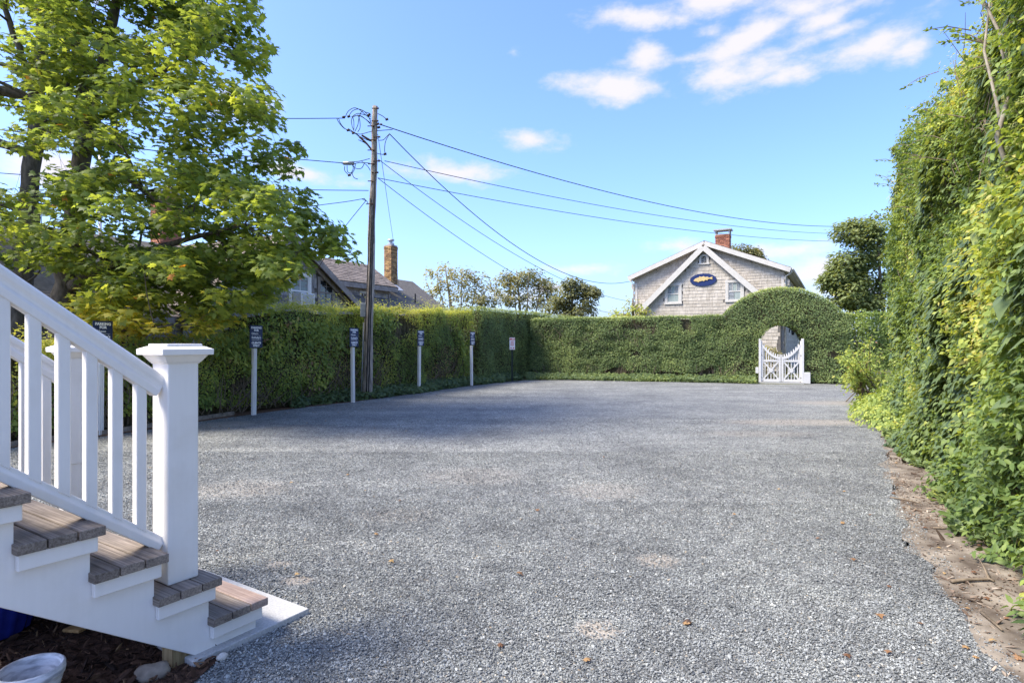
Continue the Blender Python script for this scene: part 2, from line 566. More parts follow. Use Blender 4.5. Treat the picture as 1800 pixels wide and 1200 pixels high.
MAT['flower'] = leaf_mat('pale_flower_head', [(0, (0.36, 0.40, 0.14)), (1, (0.55, 0.56, 0.24))], 0.3)
MAT['fallen'] = leaf_mat('fallen_leaf', [(0, (0.13, 0.065, 0.035)), (0.5, (0.27, 0.15, 0.07)), (1, (0.40, 0.28, 0.12))], 0.15)


# ------------------------------------------------------------------ foliage
def outline_leaf(pts, fold=0.12, curl=-0.1):
    """Half outline (x, y) from base to tip -> folded two-sided leaf template, length 1."""
    v, f = [], []
    ys = [p[1] for p in pts]
    mid = [(0.0, y, curl * y * y) for y in ys]
    n = len(pts)
    v += mid
    right = [(x, y, fold * x + curl * y * y) for x, y in pts[1:-1]]
    left = [(-x, y, fold * x + curl * y * y) for x, y in pts[1:-1]]
    v += right + left
    r0, l0 = n, n + n - 2
    for side, b in ((1, r0), (-1, l0)):
        chain = [0] + [b + i for i in range(n - 2)] + [n - 1]
        for i in range(n - 1):
            a, c = chain[i], chain[i + 1]
            ma, mc = i, i + 1
            poly = []
            for q in (ma, a, c, mc):
                if q not in poly:
                    poly.append(q)
            if len(poly) >= 3:
                f.append(tuple(poly) if side > 0 else tuple(reversed(poly)))
    return np.array(v), f


def fan_leaf(outline, centre=(0, 0.42), cup=0.10, curl=-0.18):
    """Lobed leaf: fan from a raised centre to a full outline."""
    v = [(centre[0], centre[1], cup)]
    for x, y in outline:
        v.append((x, y, 0.10 * abs(x) + curl * (y - 0.4) ** 2 - 0.06 * (abs(x) > 0.4)))
    n = len(outline)
    return np.array(v), [(0, 1 + i, 1 + (i + 1) % n) for i in range(n)]


_h = [(0.06, 0.02), (0.26, -0.04), (0.20, 0.16), (0.56, 0.20), (0.36, 0.42), (0.60, 0.66), (0.30, 0.60), (0.17, 0.70)]
MAPLE = fan_leaf(_h + [(0.0, 1.0)] + [(-x, y) for x, y in reversed(_h)], (0, 0.36))
_h = [(0.05, 0.04), (0.34, -0.06), (0.48, 0.22), (0.32, 0.44), (0.14, 0.72)]
IVY = fan_leaf(_h + [(0.0, 1.0)] + [(-x, y) for x, y in reversed(_h)], (0, 0.34))
PRIVET = outline_leaf([(0, 0), (0.22, 0.32), (0.20, 0.62), (0, 1)], 0.25, -0.12)
SMALL = (np.array([(0, 0, 0), (0.27, 0.45, 0.08), (0, 1, -0.08), (-0.27, 0.45, 0.08)]), [(0, 1, 2), (0, 2, 3)])
LONG = outline_leaf([(0, 0), (0.17, 0.25), (0.20, 0.5), (0.10, 0.8), (0, 1)], 0.2, -0.25)


def frames(nrm, tip):
    nrm = nrm / (np.linalg.norm(nrm, axis=1, keepdims=True) + 1e-9)
    tip = tip - nrm * np.sum(nrm * tip, axis=1, keepdims=True)
    tip = tip / (np.linalg.norm(tip, axis=1, keepdims=True) + 1e-9)
    return np.cross(tip, nrm), tip, nrm


def leaf_cloud(name, P, nrm, tip, size, tint, tmpl, mat, parent=None, kind=None, origin=None):
    """All leaves of one kind on one thing as a single mesh."""
    tv, tf = tmpl
    P = np.asarray(P, float)
    if origin is not None:
        P = P - np.array(origin)
    bx, ty, nz = frames(nrm, tip)
    s = np.asarray(size)[:, None, None]
    V = P[:, None, :] + s * (tv[None, :, 0:1] * bx[:, None, :] + tv[None, :, 1:2] * ty[:, None, :] + tv[None, :, 2:3] * nz[:, None, :])
    n, k = len(P), len(tv)
    me = bpy.data.meshes.new(name)
    me.vertices.add(n * k)
    me.vertices.foreach_set('co', V.reshape(-1).astype(np.float32))
    loops = np.concatenate([np.array(f) for f in tf])
    lens = np.array([len(f) for f in tf])
    all_l = (np.arange(n)[:, None] * k + loops[None, :]).reshape(-1)
    all_n = np.tile(lens, n)
    starts = np.concatenate([[0], np.cumsum(all_n)[:-1]])
    me.loops.add(len(all_l))
    me.loops.foreach_set('vertex_index', all_l.astype(np.int32))
    me.polygons.add(len(all_n))
    me.polygons.foreach_set('loop_start', starts.astype(np.int32))
    me.polygons.foreach_set('loop_total', all_n.astype(np.int32))
    a = me.attributes.new('tint', 'FLOAT', 'POINT')
    a.data.foreach_set('value', np.repeat(np.clip(tint, 0, 1), k).astype(np.float32))
    me.update(calc_edges=True)
    return link(name, me, mat, parent, False, kind)


def single_leaves(P, nrm, tip, size, tint, tmpl, mat, parent, name='leaf'):
    """The largest leaves one by one, sharing a few meshes (one per tint)."""
    tv, tf = tmpl
    meshes = []
    for i in range(6):
        me = bpy.data.meshes.new(name)
        me.from_pydata([tuple(v) for v in tv], [], tf)
        a = me.attributes.new('tint', 'FLOAT', 'POINT')
        a.data.foreach_set('value', [(i + 0.5) / 6] * len(tv))
        me.materials.append(mat)
        meshes.append(me)
    bx, ty, nz = frames(nrm, tip)
    inv = Matrix.Translation(-Vector(parent.location))
    for i in range(len(P)):
        o = bpy.data.objects.new(name, meshes[min(5, int(np.clip(tint[i], 0, 0.999) * 6))])
        s = float(size[i])
        M = Matrix(((bx[i][0], ty[i][0], nz[i][0], 0), (bx[i][1], ty[i][1], nz[i][1], 0), (bx[i][2], ty[i][2], nz[i][2], 0), (0, 0, 0, 1)))
        M = Matrix.Translation(Vector(P[i])) @ M @ Matrix.Scale(s, 4)
        COL.objects.link(o)
        o.parent = parent
        o.matrix_parent_inverse = inv
        o.matrix_basis = M


def jitter(n, s):
    return RNG.normal(0, s, (n, 3))

# ================================================================== GROUND
def in_poly(x, y, poly):
    x, y = np.asarray(x), np.asarray(y)
    r = np.zeros(x.shape, bool)
    n = len(poly)
    for i in range(n):
        x0, y0 = poly[i][0], poly[i][1]
        x1, y1 = poly[(i + 1) % n][0], poly[(i + 1) % n][1]
        c = ((y0 > y) != (y1 > y))
        with np.errstate(divide='ignore', invalid='ignore'):
            xi = (x1 - x0) * (y - y0) / (y1 - y0 if y1 != y0 else 1e-9) + x0
        r ^= c & (x < xi)
    return r


def ragged(poly, step=0.25, amp=0.05, seed=3):
    """Subdivide an outline and shake it a little."""
    out = []
    n = len(poly)
    for i in range(n):
        a, b = Vector(poly[i][:2]), Vector(poly[(i + 1) % n][:2])
        k = max(1, min(60, int((b - a).length / step)))
        for j in range(k):
            p = a.lerp(b, j / k)
            d = (noise(p.x * 3.1, p.y * 3.1, 0.5, seed) - 0.5) * 2 * amp + (noise(p.x * 9, p.y * 9, 0.5, seed) - 0.5) * amp
            t = (b - a).normalized()
            out.append((p.x - t.y * float(d), p.y + t.x * float(d)))
    return out


def sheet(name, poly, z, mat, kind='structure'):
    me = bpy.data.meshes.new(name)
    bm = bmesh.new()
    vs = [bm.verts.new((x, y, z)) for x, y in poly]
    f = bm.faces.new(vs)
    bmesh.ops.triangulate(bm, faces=[f])
    bmesh.ops.recalc_face_normals(bm, faces=bm.faces)
    for q in bm.faces:
        if q.normal.z < 0:
            q.normal_flip()
    bm.to_mesh(me); bm.free()
    return link(name, me, mat, kind=kind)


# stair frame: a runs down the flight, b towards the viewer's side
SC = Vector((-1.267, 3.035, 0))
SU = Vector((math.sin(R(32.5)), math.cos(R(32.5)), 0))
SV = Vector((SU.y, -SU.x, 0))
UP = Vector((0, 0, 1))


def S(a, b, z=0.0):
    return SC + SU * a + SV * b + UP * z


MAT['lawn'] = noisy('rough_grass_soil', (0.05, 0.07, 0.02), (0.12, 0.11, 0.05), 3, 0.95, 0.4, 0.03)
MAT['soil'] = noisy('sandy_soil', (0.085, 0.065, 0.047), (0.28, 0.24, 0.187), 4, 0.95, 1.0, 0.03, 12, lo=0.34, hi=0.66)
MAT['mulch'] = noisy('dark_bark_mulch', (0.022, 0.011, 0.007), (0.115, 0.06, 0.036), 38, 0.95, 1.0, 0.02, 10)
MAT['leaf_litter'] = noisy('brown_leaf_litter', (0.06, 0.035, 0.02), (0.25, 0.14, 0.075), 30, 0.95, 1.0, 0.02, 10)

STONE_STOPS = [(0.0, (0.091, 0.097, 0.094)), (0.22, (0.148, 0.157, 0.151)), (0.5, (0.220, 0.230, 0.221)), (0.78, (0.296, 0.310, 0.293)), (0.95, (0.372, 0.388, 0.363)), (0.985, (0.497, 0.507, 0.465)), (1.0, (0.382, 0.302, 0.195))]

PATCHES = []                       # worn sandy spots: x, y, rx, ry, strength
for px, py, rx, ry, st in [(1052, 1106, 0.14, 0.12, .8), (1156, 985, 0.18, 0.15, 0.65), (525, 1020, 0.12, 0.08, 0.7), (490, 992, 0.10, 0.08, 0.6),
                           (700, 905, 0.4, 0.3, 0.25), (420, 858, 0.6, 0.45, 0.35), (830, 835, 0.7, 0.5, 0.25), (1060, 862, 0.5, 0.4, 0.3),
                           (1420, 742, 1.8, 0.5, 0.5), (1330, 762, 1.1, 0.4, 0.25), (400, 745, 0.5, 0.5, 0.5), (1480, 708, 1.6, 0.6, 0.4)]:
    g = on_ground(px, py)
    PATCHES.append((g.x, g.y, rx, ry, st))


def gravel_material():
    m, N, L, p = new_mat('bluestone_gravel')
    tc = N.new('ShaderNodeTexCoord')
    vor = N.new('ShaderNodeTexVoronoi'); vor.feature = 'F1'
    vor.inputs['Scale'].default_value = 62
    L.new(tc.outputs['Object'], vor.inputs['Vector'])
    sp = N.new('ShaderNodeSeparateColor'); L.new(vor.outputs['Color'], sp.inputs[0])
    r = ramp(N, STONE_STOPS); L.new(sp.outputs[0], r.inputs[0])
    # gaps between stones are dark fines
    gap = N.new('ShaderNodeMapRange'); gap.inputs['From Min'].default_value = 0.5; gap.inputs['From Max'].default_value = 0.85
    L.new(vor.outputs['Distance'], gap.inputs['Value'])
    c = mix_rgb(N, L, gap.outputs[0], r.outputs[0], (0.11, 0.108, 0.105))
    # broad scuffed patches: tyre-scraped darker stone and dusty lighter stone
    n1 = tex_noise(N, L, 0.9, 5, 0.6)
    r1 = ramp(N, [(0.33, (0.76, 0.76, 0.77)), (0.52, (1, 1, 1)), (0.72, (1.15, 1.14, 1.11))]); L.new(n1.outputs['Fac'], r1.inputs[0])
    c = mix_rgb(N, L, 1.0, c, r1.outputs[0], 'MULTIPLY')
    n2 = tex_noise(N, L, 5, 6, 0.7)
    n4 = tex_noise(N, L, 1.0, 4, 0.6, stretch=(0.28, 1.5, 1))
    r4 = ramp(N, [(0.38, (0.86, 0.86, 0.86)), (0.62, (1.12, 1.11, 1.09))]); L.new(n4.outputs['Fac'], r4.inputs[0])
    c = mix_rgb(N, L, 1.0, c, r4.outputs[0], 'MULTIPLY')
    r2 = ramp(N, [(0.3, (0.72, 0.72, 0.73)), (0.65, (1.12, 1.12, 1.12))]); L.new(n2.outputs['Fac'], r2.inputs[0])
    c = mix_rgb(N, L, 1.0, c, r2.outputs[0], 'MULTIPLY')
    # worn spots where sand shows
    nn = tex_noise(N, L, 14, 6, 0.7)
    tot = None
    for x, y, rx, ry, st in PATCHES:
        mp = N.new('ShaderNodeMapping'); mp.vector_type = 'POINT'
        mp.inputs['Location'].default_value = (-x / rx, -y / ry, 0)
        mp.inputs['Scale'].default_value = (1 / rx, 1 / ry, 0)
        L.new(tc.outputs['Object'], mp.inputs[0])
        ln = N.new('ShaderNodeVectorMath'); ln.operation = 'LENGTH'; L.new(mp.outputs[0], ln.inputs[0])
        ad = N.new('ShaderNodeMath'); ad.operation = 'MULTIPLY_ADD'
        L.new(nn.outputs['Fac'], ad.inputs[0]); ad.inputs[1].default_value = 1.3; L.new(ln.outputs['Value'], ad.inputs[2])
        mr = N.new('ShaderNodeMapRange'); mr.interpolation_type = 'SMOOTHSTEP'
        mr.inputs['From Min'].default_value = 1.75; mr.inputs['From Max'].default_value = 1.15
        mr.inputs['To Max'].default_value = st
        L.new(ad.outputs[0], mr.inputs['Value'])
        if tot is None:
            tot = mr.outputs[0]
        else:
            mm = N.new('ShaderNodeMath'); mm.operation = 'MAXIMUM'
            L.new(tot, mm.inputs[0]); L.new(mr.outputs[0], mm.inputs[1]); tot = mm.outputs[0]
    sand = ramp(N, [(0.35, (0.25, 0.215, 0.17)), (0.65, (0.41, 0.365, 0.30))]); L.new(nn.outputs['Fac'], sand.inputs[0])
    c = mix_rgb(N, L, tot, c, sand.outputs[0])
    L.new(c, p.inputs['Base Color'])
    p.inputs['Roughness'].default_value = 0.8
    p.inputs['Specular IOR Level'].default_value = 0.3
    inv = N.new('ShaderNodeMath'); inv.operation = 'SUBTRACT'; inv.inputs[0].default_value = 1.0
    L.new(vor.outputs['Distance'], inv.inputs[1])
    add_bump(N, L, p, inv.outputs[0], 0.6, 0.010)
    return m


MAT['gravel'] = gravel_material()


def stone_material(name, stops, rough=0.75):
    m, N, L, p = new_mat(name)
    oi = N.new('ShaderNodeObjectInfo')
    r = ramp(N, stops); L.new(oi.outputs['Random'], r.inputs[0])
    geo = N.new('ShaderNodeNewGeometry')
    c = r.outputs[0]
    for sc_, dt, ro, st in ((0.9, 5, .6, [(0.33, (0.76, 0.76, 0.77)), (0.52, (1, 1, 1)), (0.72, (1.15, 1.14, 1.11))]), (5, 6, .7, [(0.3, (0.72, 0.72, 0.73)), (0.65, (1.12, 1.12, 1.12))])):
        n = N.new('ShaderNodeTexNoise'); n.inputs['Scale'].default_value = sc_; n.inputs['Detail'].default_value = dt; n.inputs['Roughness'].default_value = ro
        L.new(geo.outputs['Position'], n.inputs['Vector'])
        rr = ramp(N, st); L.new(n.outputs['Fac'], rr.inputs[0])
        c = mix_rgb(N, L, 1.0, c, rr.outputs[0], 'MULTIPLY')
    L.new(c, p.inputs['Base Color'])
    p.inputs['Roughness'].default_value = rough
    p.inputs['Specular IOR Level'].default_value = 0.3
    return m


MAT['stone'] = stone_material('loose_bluestone', STONE_STOPS)
MAT['chip'] = stone_material('bark_chip', [(0, (0.018, 0.009, 0.006)), (0.5, (0.055, 0.028, 0.017)), (0.9, (0.13, 0.07, 0.04)), (1, (0.30, 0.19, 0.09))], 0.95)

terrain = sheet('ground', [(-400, -400), (400, -400), (400, 400), (-400, 400)], -0.012, MAT['lawn'])

edge_left = [on_ground(*q) for q in [(60, 782), (200, 764), (350, 741), (420, 731), (520, 717.5), (620, 706), (700, 695.5), (800, 681.5), (870, 673), (925, 668)]]
edge_back = [on_ground(*q) for q in [(1000, 668), (1150, 670.5), (1330, 674.5), (1415, 675.5), (1480, 671), (1570, 669)]]
edge_right = [Vector((15.5, 19.8, 0)), Vector((9.9, 15.5, 0))] + [on_ground(*q) for q in [(1560, 715), (1560, 760), (1585, 850), (1640, 950), (1715, 1050), (1800, 1180)]] + [Vector((2.3, 1.2, 0)), Vector((1.6, -5, 0))]
LOT = [(-14, -5), (-10.2, 3.0)] + [(p.x, p.y) for p in edge_left + edge_back + edge_right]
gravel_lot = sheet('gravel_lot', ragged(LOT, 0.3, 0.05), 0.0, MAT['gravel'])

soil_in = [on_ground(*q) for q in [(1545, 735), (1548, 770), (1572, 850), (1603, 950), (1668, 1050), (1745, 1180)]] + [Vector((2.15, 1.2, 0)), Vector((1.5, -5, 0))]
SOIL = [(p.x, p.y) for p in soil_in] + [(5, -5), (9, 12.5), (8.6, 13.5)]
soil = sheet('soil_strip', ragged(SOIL, 0.07, 0.15, 8), 0.004, MAT['soil'])
litter_poly = [(-11.2, 3.0)] + [(p.x, p.y) for p in edge_left[:7]] + [(-3.6, 18.2), (-6.5, 14.0), (-9.6, 8.6)]
litter = sheet('leaf_litter_strip', ragged([(p[0], p[1]) for p in litter_poly], 0.2, 0.06, 5), 0.004, MAT['leaf_litter'])
back_mulch = [on_ground(*q) for q in [(1412, 674), (1480, 670), (1570, 668.5)]] + [Vector((13.6, 21.5, 0)), Vector((10.4, 22.4, 0))]
MAT['red_mulch'] = noisy('rusty_mulch', (0.10, 0.05, 0.028), (0.30, 0.16, 0.09), 16, 0.95, 0.8, 0.02, 8)
sheet('mulch_strip', ragged([(p.x, p.y) for p in back_mulch], 0.2, 0.05, 6), 0.008, MAT['red_mulch'])
MULCH = [S(-.22, -.06), S(-.30, 0.06), S(-.45, .13), S(-.9, .32), S(-2, .6), S(-4, .9), S(-4, -1.35), S(-.2, -1.35)]
MULCH = ragged([(p.x, p.y) for p in MULCH], 0.1, 0.04, 9)
sheet('mulch_bed', MULCH, 0.008, MAT['mulch'])


def scatter(name, pts, rot, scl, mat, jag=0.5, kind='stuff', res=1):
    """Loose pieces: one object that instances an irregular stone on its points."""
    me = bpy.data.meshes.new(name)
    me.vertices.add(len(pts))
    me.vertices.foreach_set('co', np.asarray(pts, np.float32).reshape(-1))
    for nm, a in (('turn', rot), ('size', scl)):
        at_ = me.attributes.new(nm, 'FLOAT_VECTOR', 'POINT')
        at_.data.foreach_set('vector', np.asarray(a, np.float32).reshape(-1))
    o = link(name, me, mat, kind=kind)
    ng = bpy.data.node_groups.new(name, 'GeometryNodeTree')
    ng.interface.new_socket('Geometry', in_out='INPUT', socket_type='NodeSocketGeometry')
    ng.interface.new_socket('Geometry', in_out='OUTPUT', socket_type='NodeSocketGeometry')
    N, L = ng.nodes, ng.links
    gi, go = N.new('NodeGroupInput'), N.new('NodeGroupOutput')
    ico = N.new('GeometryNodeMeshIcoSphere'); ico.inputs['Radius'].default_value = 0.5; ico.inputs['Subdivisions'].default_value = res
    sp = N.new('GeometryNodeSetPosition')
    rv = N.new('FunctionNodeRandomValue'); rv.data_type = 'FLOAT_VECTOR'
    rv.inputs[0].default_value = (-jag * .3,) * 3; rv.inputs[1].default_value = (jag * .3,) * 3
    L.new(ico.outputs['Mesh'], sp.inputs['Geometry']); L.new(rv.outputs[0], sp.inputs['Offset'])
    sm = N.new('GeometryNodeSetMaterial'); sm.inputs['Material'].default_value = mat
    L.new(sp.outputs[0], sm.inputs['Geometry'])
    ip = N.new('GeometryNodeInstanceOnPoints')
    L.new(gi.outputs[0], ip.inputs['Points']); L.new(sm.outputs[0], ip.inputs['Instance'])
    for nm, sock in (('turn', 'Rotation'), ('size', 'Scale')):
        a = N.new('GeometryNodeInputNamedAttribute'); a.data_type = 'FLOAT_VECTOR'
        a.inputs['Name'].default_value = nm
        L.new(a.outputs[0], ip.inputs[sock])
    L.new(ip.outputs[0], go.inputs[0])
    md = o.modifiers.new('scatter', 'NODES'); md.node_group = ng
    return o


def scatter_gravel():
    def cand(n, d0, d1):
        d = np.sqrt(RNG.uniform(d0 * d0, d1 * d1, n))
        return RNG.uniform(-0.93, 0.93, n) * d, d
    xs, ys = [], []
    for n, d0, d1 in ((150000, 2.0, 3.6), (180000, 3.6, 5.5), (150000, 5.5, 8.0), (60000, 8.0, 11.5)):
        x, y = cand(n, d0, d1); xs.append(x); ys.append(y)
    x, y = np.concatenate(xs), np.concatenate(ys)
    keep = in_poly(x, y, LOT)
    # thin towards the soil, on worn spots, off the slab and mulch
    insoil = in_poly(x, y, SOIL)
    keep &= ~(insoil & (RNG.random(len(x)) < .35 + 1.0 * noise(x * 3.0, y * 3.0, .7, 23)))
    clump = noise(x * 2.3, y * 2.3, 0.3, 21)
    keep &= RNG.random(len(x)) < 0.55 + 0.75 * clump
    for px, py, rx, ry, st in PATCHES:
        rr = np.hypot((x - px) / rx, (y - py) / ry) + (noise(x * 9, y * 9, 0, 4) - .5) * 1.3 + (noise(x * 26, y * 26, 0, 5) - .5) * .8
        keep &= ~((rr < 1.0) & (RNG.random(len(x)) < st * 0.8))
    rel = np.stack([x - SC.x, y - SC.y], 1)
    a, b = rel @ np.array([SU.x, SU.y]), rel @ np.array([SV.x, SV.y])
    keep &= ~((a > -0.35) & (a < 0.25) & (b < 0.0) & (b > -1.45) & (RNG.random(len(x)) < 0.98))
    keep &= ~in_poly(x, y, MULCH)
    x, y = x[keep], y[keep]
    # a few strays on the soil strip
    xs = RNG.uniform(2, 7, 60000); ys = RNG.uniform(2.0, 11, 60000)
    k = in_poly(xs, ys, SOIL) & (RNG.random(60000) < np.clip(1.0 - 2.0 * (xs - (1.05 + .52 * ys) + 0.95), 0.05, 1))
    x, y = np.concatenate([x, xs[k]]), np.concatenate([y, ys[k]])
    n = len(x)
    s = RNG.lognormal(math.log(0.0071), 0.32, n)
    scl = np.stack([s * RNG.uniform(0.9, 1.6, n), s * RNG.uniform(0.7, 1.1, n), s * RNG.uniform(0.45, 0.8, n)], 1)
    rot = np.stack([RNG.normal(0, 0.45, n), RNG.normal(0, 0.45, n), RNG.uniform(0, 6.28, n)], 1)
    z = RNG.uniform(0.0, 0.006, n) + 0.002
    scatter('gravel', np.stack([x, y, z], 1), rot, scl, MAT['stone'], 0.55)


def scatter_chips():
    x = RNG.uniform(-5, -0.9, 26000); y = RNG.uniform(0.2, 4.2, 26000)
    k = in_poly(x, y, MULCH)
    x, y = x[k][:9000], y[k][:9000]
    n = len(x)
    s = RNG.lognormal(math.log(0.014), 0.5, n)
    scl = np.stack([s * RNG.uniform(1.5, 4.0, n), s * RNG.uniform(0.5, 0.9, n), s * RNG.uniform(0.2, 0.4, n)], 1)
    rot = np.stack([RNG.normal(0, 0.5, n), RNG.normal(0, 0.5, n), RNG.uniform(0, 6.28, n)], 1)
    scatter('mulch_chips', np.stack([x, y, RNG.uniform(0.008, 0.03, n)], 1), rot, scl, MAT['chip'], 0.5)


def scatter_soil():
    x = RNG.uniform(1.8, 8.5, 90000); y = RNG.uniform(1.8, 12.5, 90000)
    k = in_poly(x, y, SOIL) & (noise(x * 2, y * 2, 0, 33) + RNG.random(90000) * .5 > .55)
    x, y = x[k], y[k]
    n = len(x)
    s = RNG.lognormal(math.log(0.0075), 0.55, n)
    scl = np.stack([s * RNG.choice([1.0, 1.3, 1.6, 4.0], n), s * RNG.uniform(0.5, 1.0, n), s * RNG.uniform(0.4, 0.8, n)], 1)
    rot = np.stack([RNG.normal(0, 0.3, n), RNG.normal(0, 0.3, n), RNG.uniform(0, 6.28, n)], 1)
    scatter('soil_debris', np.stack([x, y, RNG.uniform(0.004, 0.012, n)], 1), rot, scl, MAT['debris'], 0.5)


MAT['debris'] = stone_material('soil_crumbs', [(0, (0.06, 0.04, 0.026)), (0.5, (0.16, 0.11, 0.075)), (0.8, (0.30, 0.235, 0.17)), (1, (0.46, 0.38, 0.29))], 0.95)
scatter_gravel()
scatter_chips()
scatter_soil()


# ================================================================== HEDGES
class Hedge:
    """A clipped hedge along a straight line; o is measured out of its face, s along it."""

    def __init__(self, p0, p1, side, thick, top, bottom=None, bump=0.10, freq=1.4, seed=1, void=None):
        self.p0, self.p1 = np.array(p0, float), np.array(p1, float)
        d = self.p1 - self.p0
        self.L = float(np.hypot(*d))
        self.d = d / self.L
        self.n = np.array([self.d[1], -self.d[0]]) * side
        self.T, self.top, self.seed, self.bumpa, self.freq = thick, top, seed, bump, freq
        self.bottom = bottom or (lambda s: 0 * s + 0.05)
        self.void = void                        # (s, z) -> True where the opening is

    def world(self, s, o, z):
        s, o, z = np.broadcast_arrays(s, o, z)
        return np.stack([self.p0[0] + self.d[0] * s + self.n[0] * o, self.p0[1] + self.d[1] * s + self.n[1] * o, z], -1)

    def bump(self, s, z):
        f = self.freq
        return self.bumpa * ((noise(s * f, z * f, 0, self.seed) - .5) * 2 + (noise(s * f * 2.7, z * f * 2.7, 0, self.seed + 1) - .5))

    def vec(self, a, b, c):
        """Direction from components along s, out, up."""
        a, b, c = np.broadcast_arrays(np.asarray(a, float), b, c)
        return np.stack([self.d[0] * a + self.n[0] * b, self.d[1] * a + self.n[1] * b, c], -1)

    def face(self, n, s0=0.0, s1=None, hole=0.0, hole_f=1.3, deep=0.07, out=0.0, warp=None):
        s1 = self.L if s1 is None else s1
        s = RNG.uniform(s0, s1, n)
        tp, bt = self.top(s), self.bottom(s)
        z = bt + RNG.random(n) * (tp - bt)
        k = np.ones(n, bool)
        if self.void is not None:
            k &= ~self.void(s, z)
        if hole:
            k &= noise(s * hole_f, z * hole_f * 1.2, 0, self.seed + 7) + RNG.random(n) * .25 > hole
        s, z = s[k], z[k]
        n = len(s)
        o = self.bump(s, z) - np.abs(RNG.normal(0, deep, n)) + RNG.normal(0, .015, n) + out
        if warp is not None:
            o = o + warp(s, z)
        j = jitter(n, 0.55)
        nv = self.vec(j[:, 0], 1 + j[:, 1] * .6, .5 + j[:, 2])
        t = jitter(n, 0.7)
        tv = self.vec(t[:, 0], .5 + t[:, 1] * .4, -.15 + t[:, 2])
        return self.world(s, o, z), nv, tv, s, z

    def crest(self, n, s0=0.0, s1=None, rise=0.05):
        s1 = self.L if s1 is None else s1
        s = RNG.uniform(s0, s1, n)
        o = -self.T * RNG.random(n) ** 1.5
        z = self.top(s) + RNG.normal(0, .03, n) + np.abs(RNG.normal(0, rise, n)) * (RNG.random(n) < .25) - 0.03
        j = jitter(n, .5)
        return self.world(s, o + self.bump(s, z), z), self.vec(j[:, 0], .25 + j[:, 1], 1 + j[:, 2] * .5), self.vec(*(jitter(n, .8) + [[0, .3, .5]]).T), s, z

    def end(self, n, which=1):
        o = -self.T * RNG.random(n)
        sv = self.L if which > 0 else 0.0
        tp, bt = self.top(np.full(n, sv)), self.bottom(np.full(n, sv))
        z = bt + RNG.random(n) * (tp - bt)
        s = sv + which * (self.bump(o + 40, z) - np.abs(RNG.normal(0, .07, n)))
        j = jitter(n, .55)
        return self.world(s, o, z), self.vec(which + j[:, 0] * .6, j[:, 1], .35 + j[:, 2]), self.vec(*(jitter(n, .7) + [[which * .5, 0, -.15]]).T), s, z

    def back(self, n):
        P, nv, tv, s, z = self.face(n)
        P = P - np.append(self.n, 0) * self.T
        nv[:, :2] *= -1
        return P, nv, tv, s, z

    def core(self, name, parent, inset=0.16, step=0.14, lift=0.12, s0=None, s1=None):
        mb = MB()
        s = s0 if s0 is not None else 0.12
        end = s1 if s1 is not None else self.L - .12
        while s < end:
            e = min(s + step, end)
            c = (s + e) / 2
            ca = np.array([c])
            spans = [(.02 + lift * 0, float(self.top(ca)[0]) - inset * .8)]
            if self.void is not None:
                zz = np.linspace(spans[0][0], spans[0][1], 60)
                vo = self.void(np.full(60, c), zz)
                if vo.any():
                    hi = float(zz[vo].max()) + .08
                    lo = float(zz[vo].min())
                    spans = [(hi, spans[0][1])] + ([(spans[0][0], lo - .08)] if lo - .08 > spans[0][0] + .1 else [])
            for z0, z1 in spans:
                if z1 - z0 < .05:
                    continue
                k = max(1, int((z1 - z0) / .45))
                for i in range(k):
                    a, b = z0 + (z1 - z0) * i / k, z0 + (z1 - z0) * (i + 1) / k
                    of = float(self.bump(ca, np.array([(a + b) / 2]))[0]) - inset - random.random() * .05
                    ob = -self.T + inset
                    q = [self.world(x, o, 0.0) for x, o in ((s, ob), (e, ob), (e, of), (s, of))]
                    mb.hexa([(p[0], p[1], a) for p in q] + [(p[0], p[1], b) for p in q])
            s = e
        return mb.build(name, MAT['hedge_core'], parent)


def cat(*parts):
    return [np.concatenate([p[i] for p in parts]) for i in range(5)]


def lean_twigs(mb, h, n, zfun, length=(.25, .7), rad=.006, lean=.6, o0=-.08, srange=None):
    for _ in range(n):
        s = random.uniform(*(srange or (0.2, h.L - .2)))
        z = zfun(s)
        a = h.world(s, o0 - random.random() * .15, z)
        ln = random.uniform(*length)
        dirv = h.vec(random.gauss(0, lean), random.gauss(.12, .2), 1.0)
        dirv = dirv / np.linalg.norm(dirv)
        b = a + dirv * ln
        m = (a + b) / 2 + RNG.normal(0, .03, 3)
        mb.tube([a, m, b], [rad * random.uniform(.8, 1.6), rad, rad * .5], 4, False)


def lerp_tab(tab):
    xs, ys = [t[0] for t in tab], [t[1] for t in tab]
    return lambda s: np.interp(s, xs, ys)


# ---- long hedge on the left, loose and patchy near the maple, clipped at its far end
LH0, LH1 = np.array([-10.2, 2.3]), np.array([-1.40, 21.0])


def d_to_s(d):
    return (d - LH0[1]) / (LH1[1] - LH0[1]) * float(np.hypot(*(LH1 - LH0)))


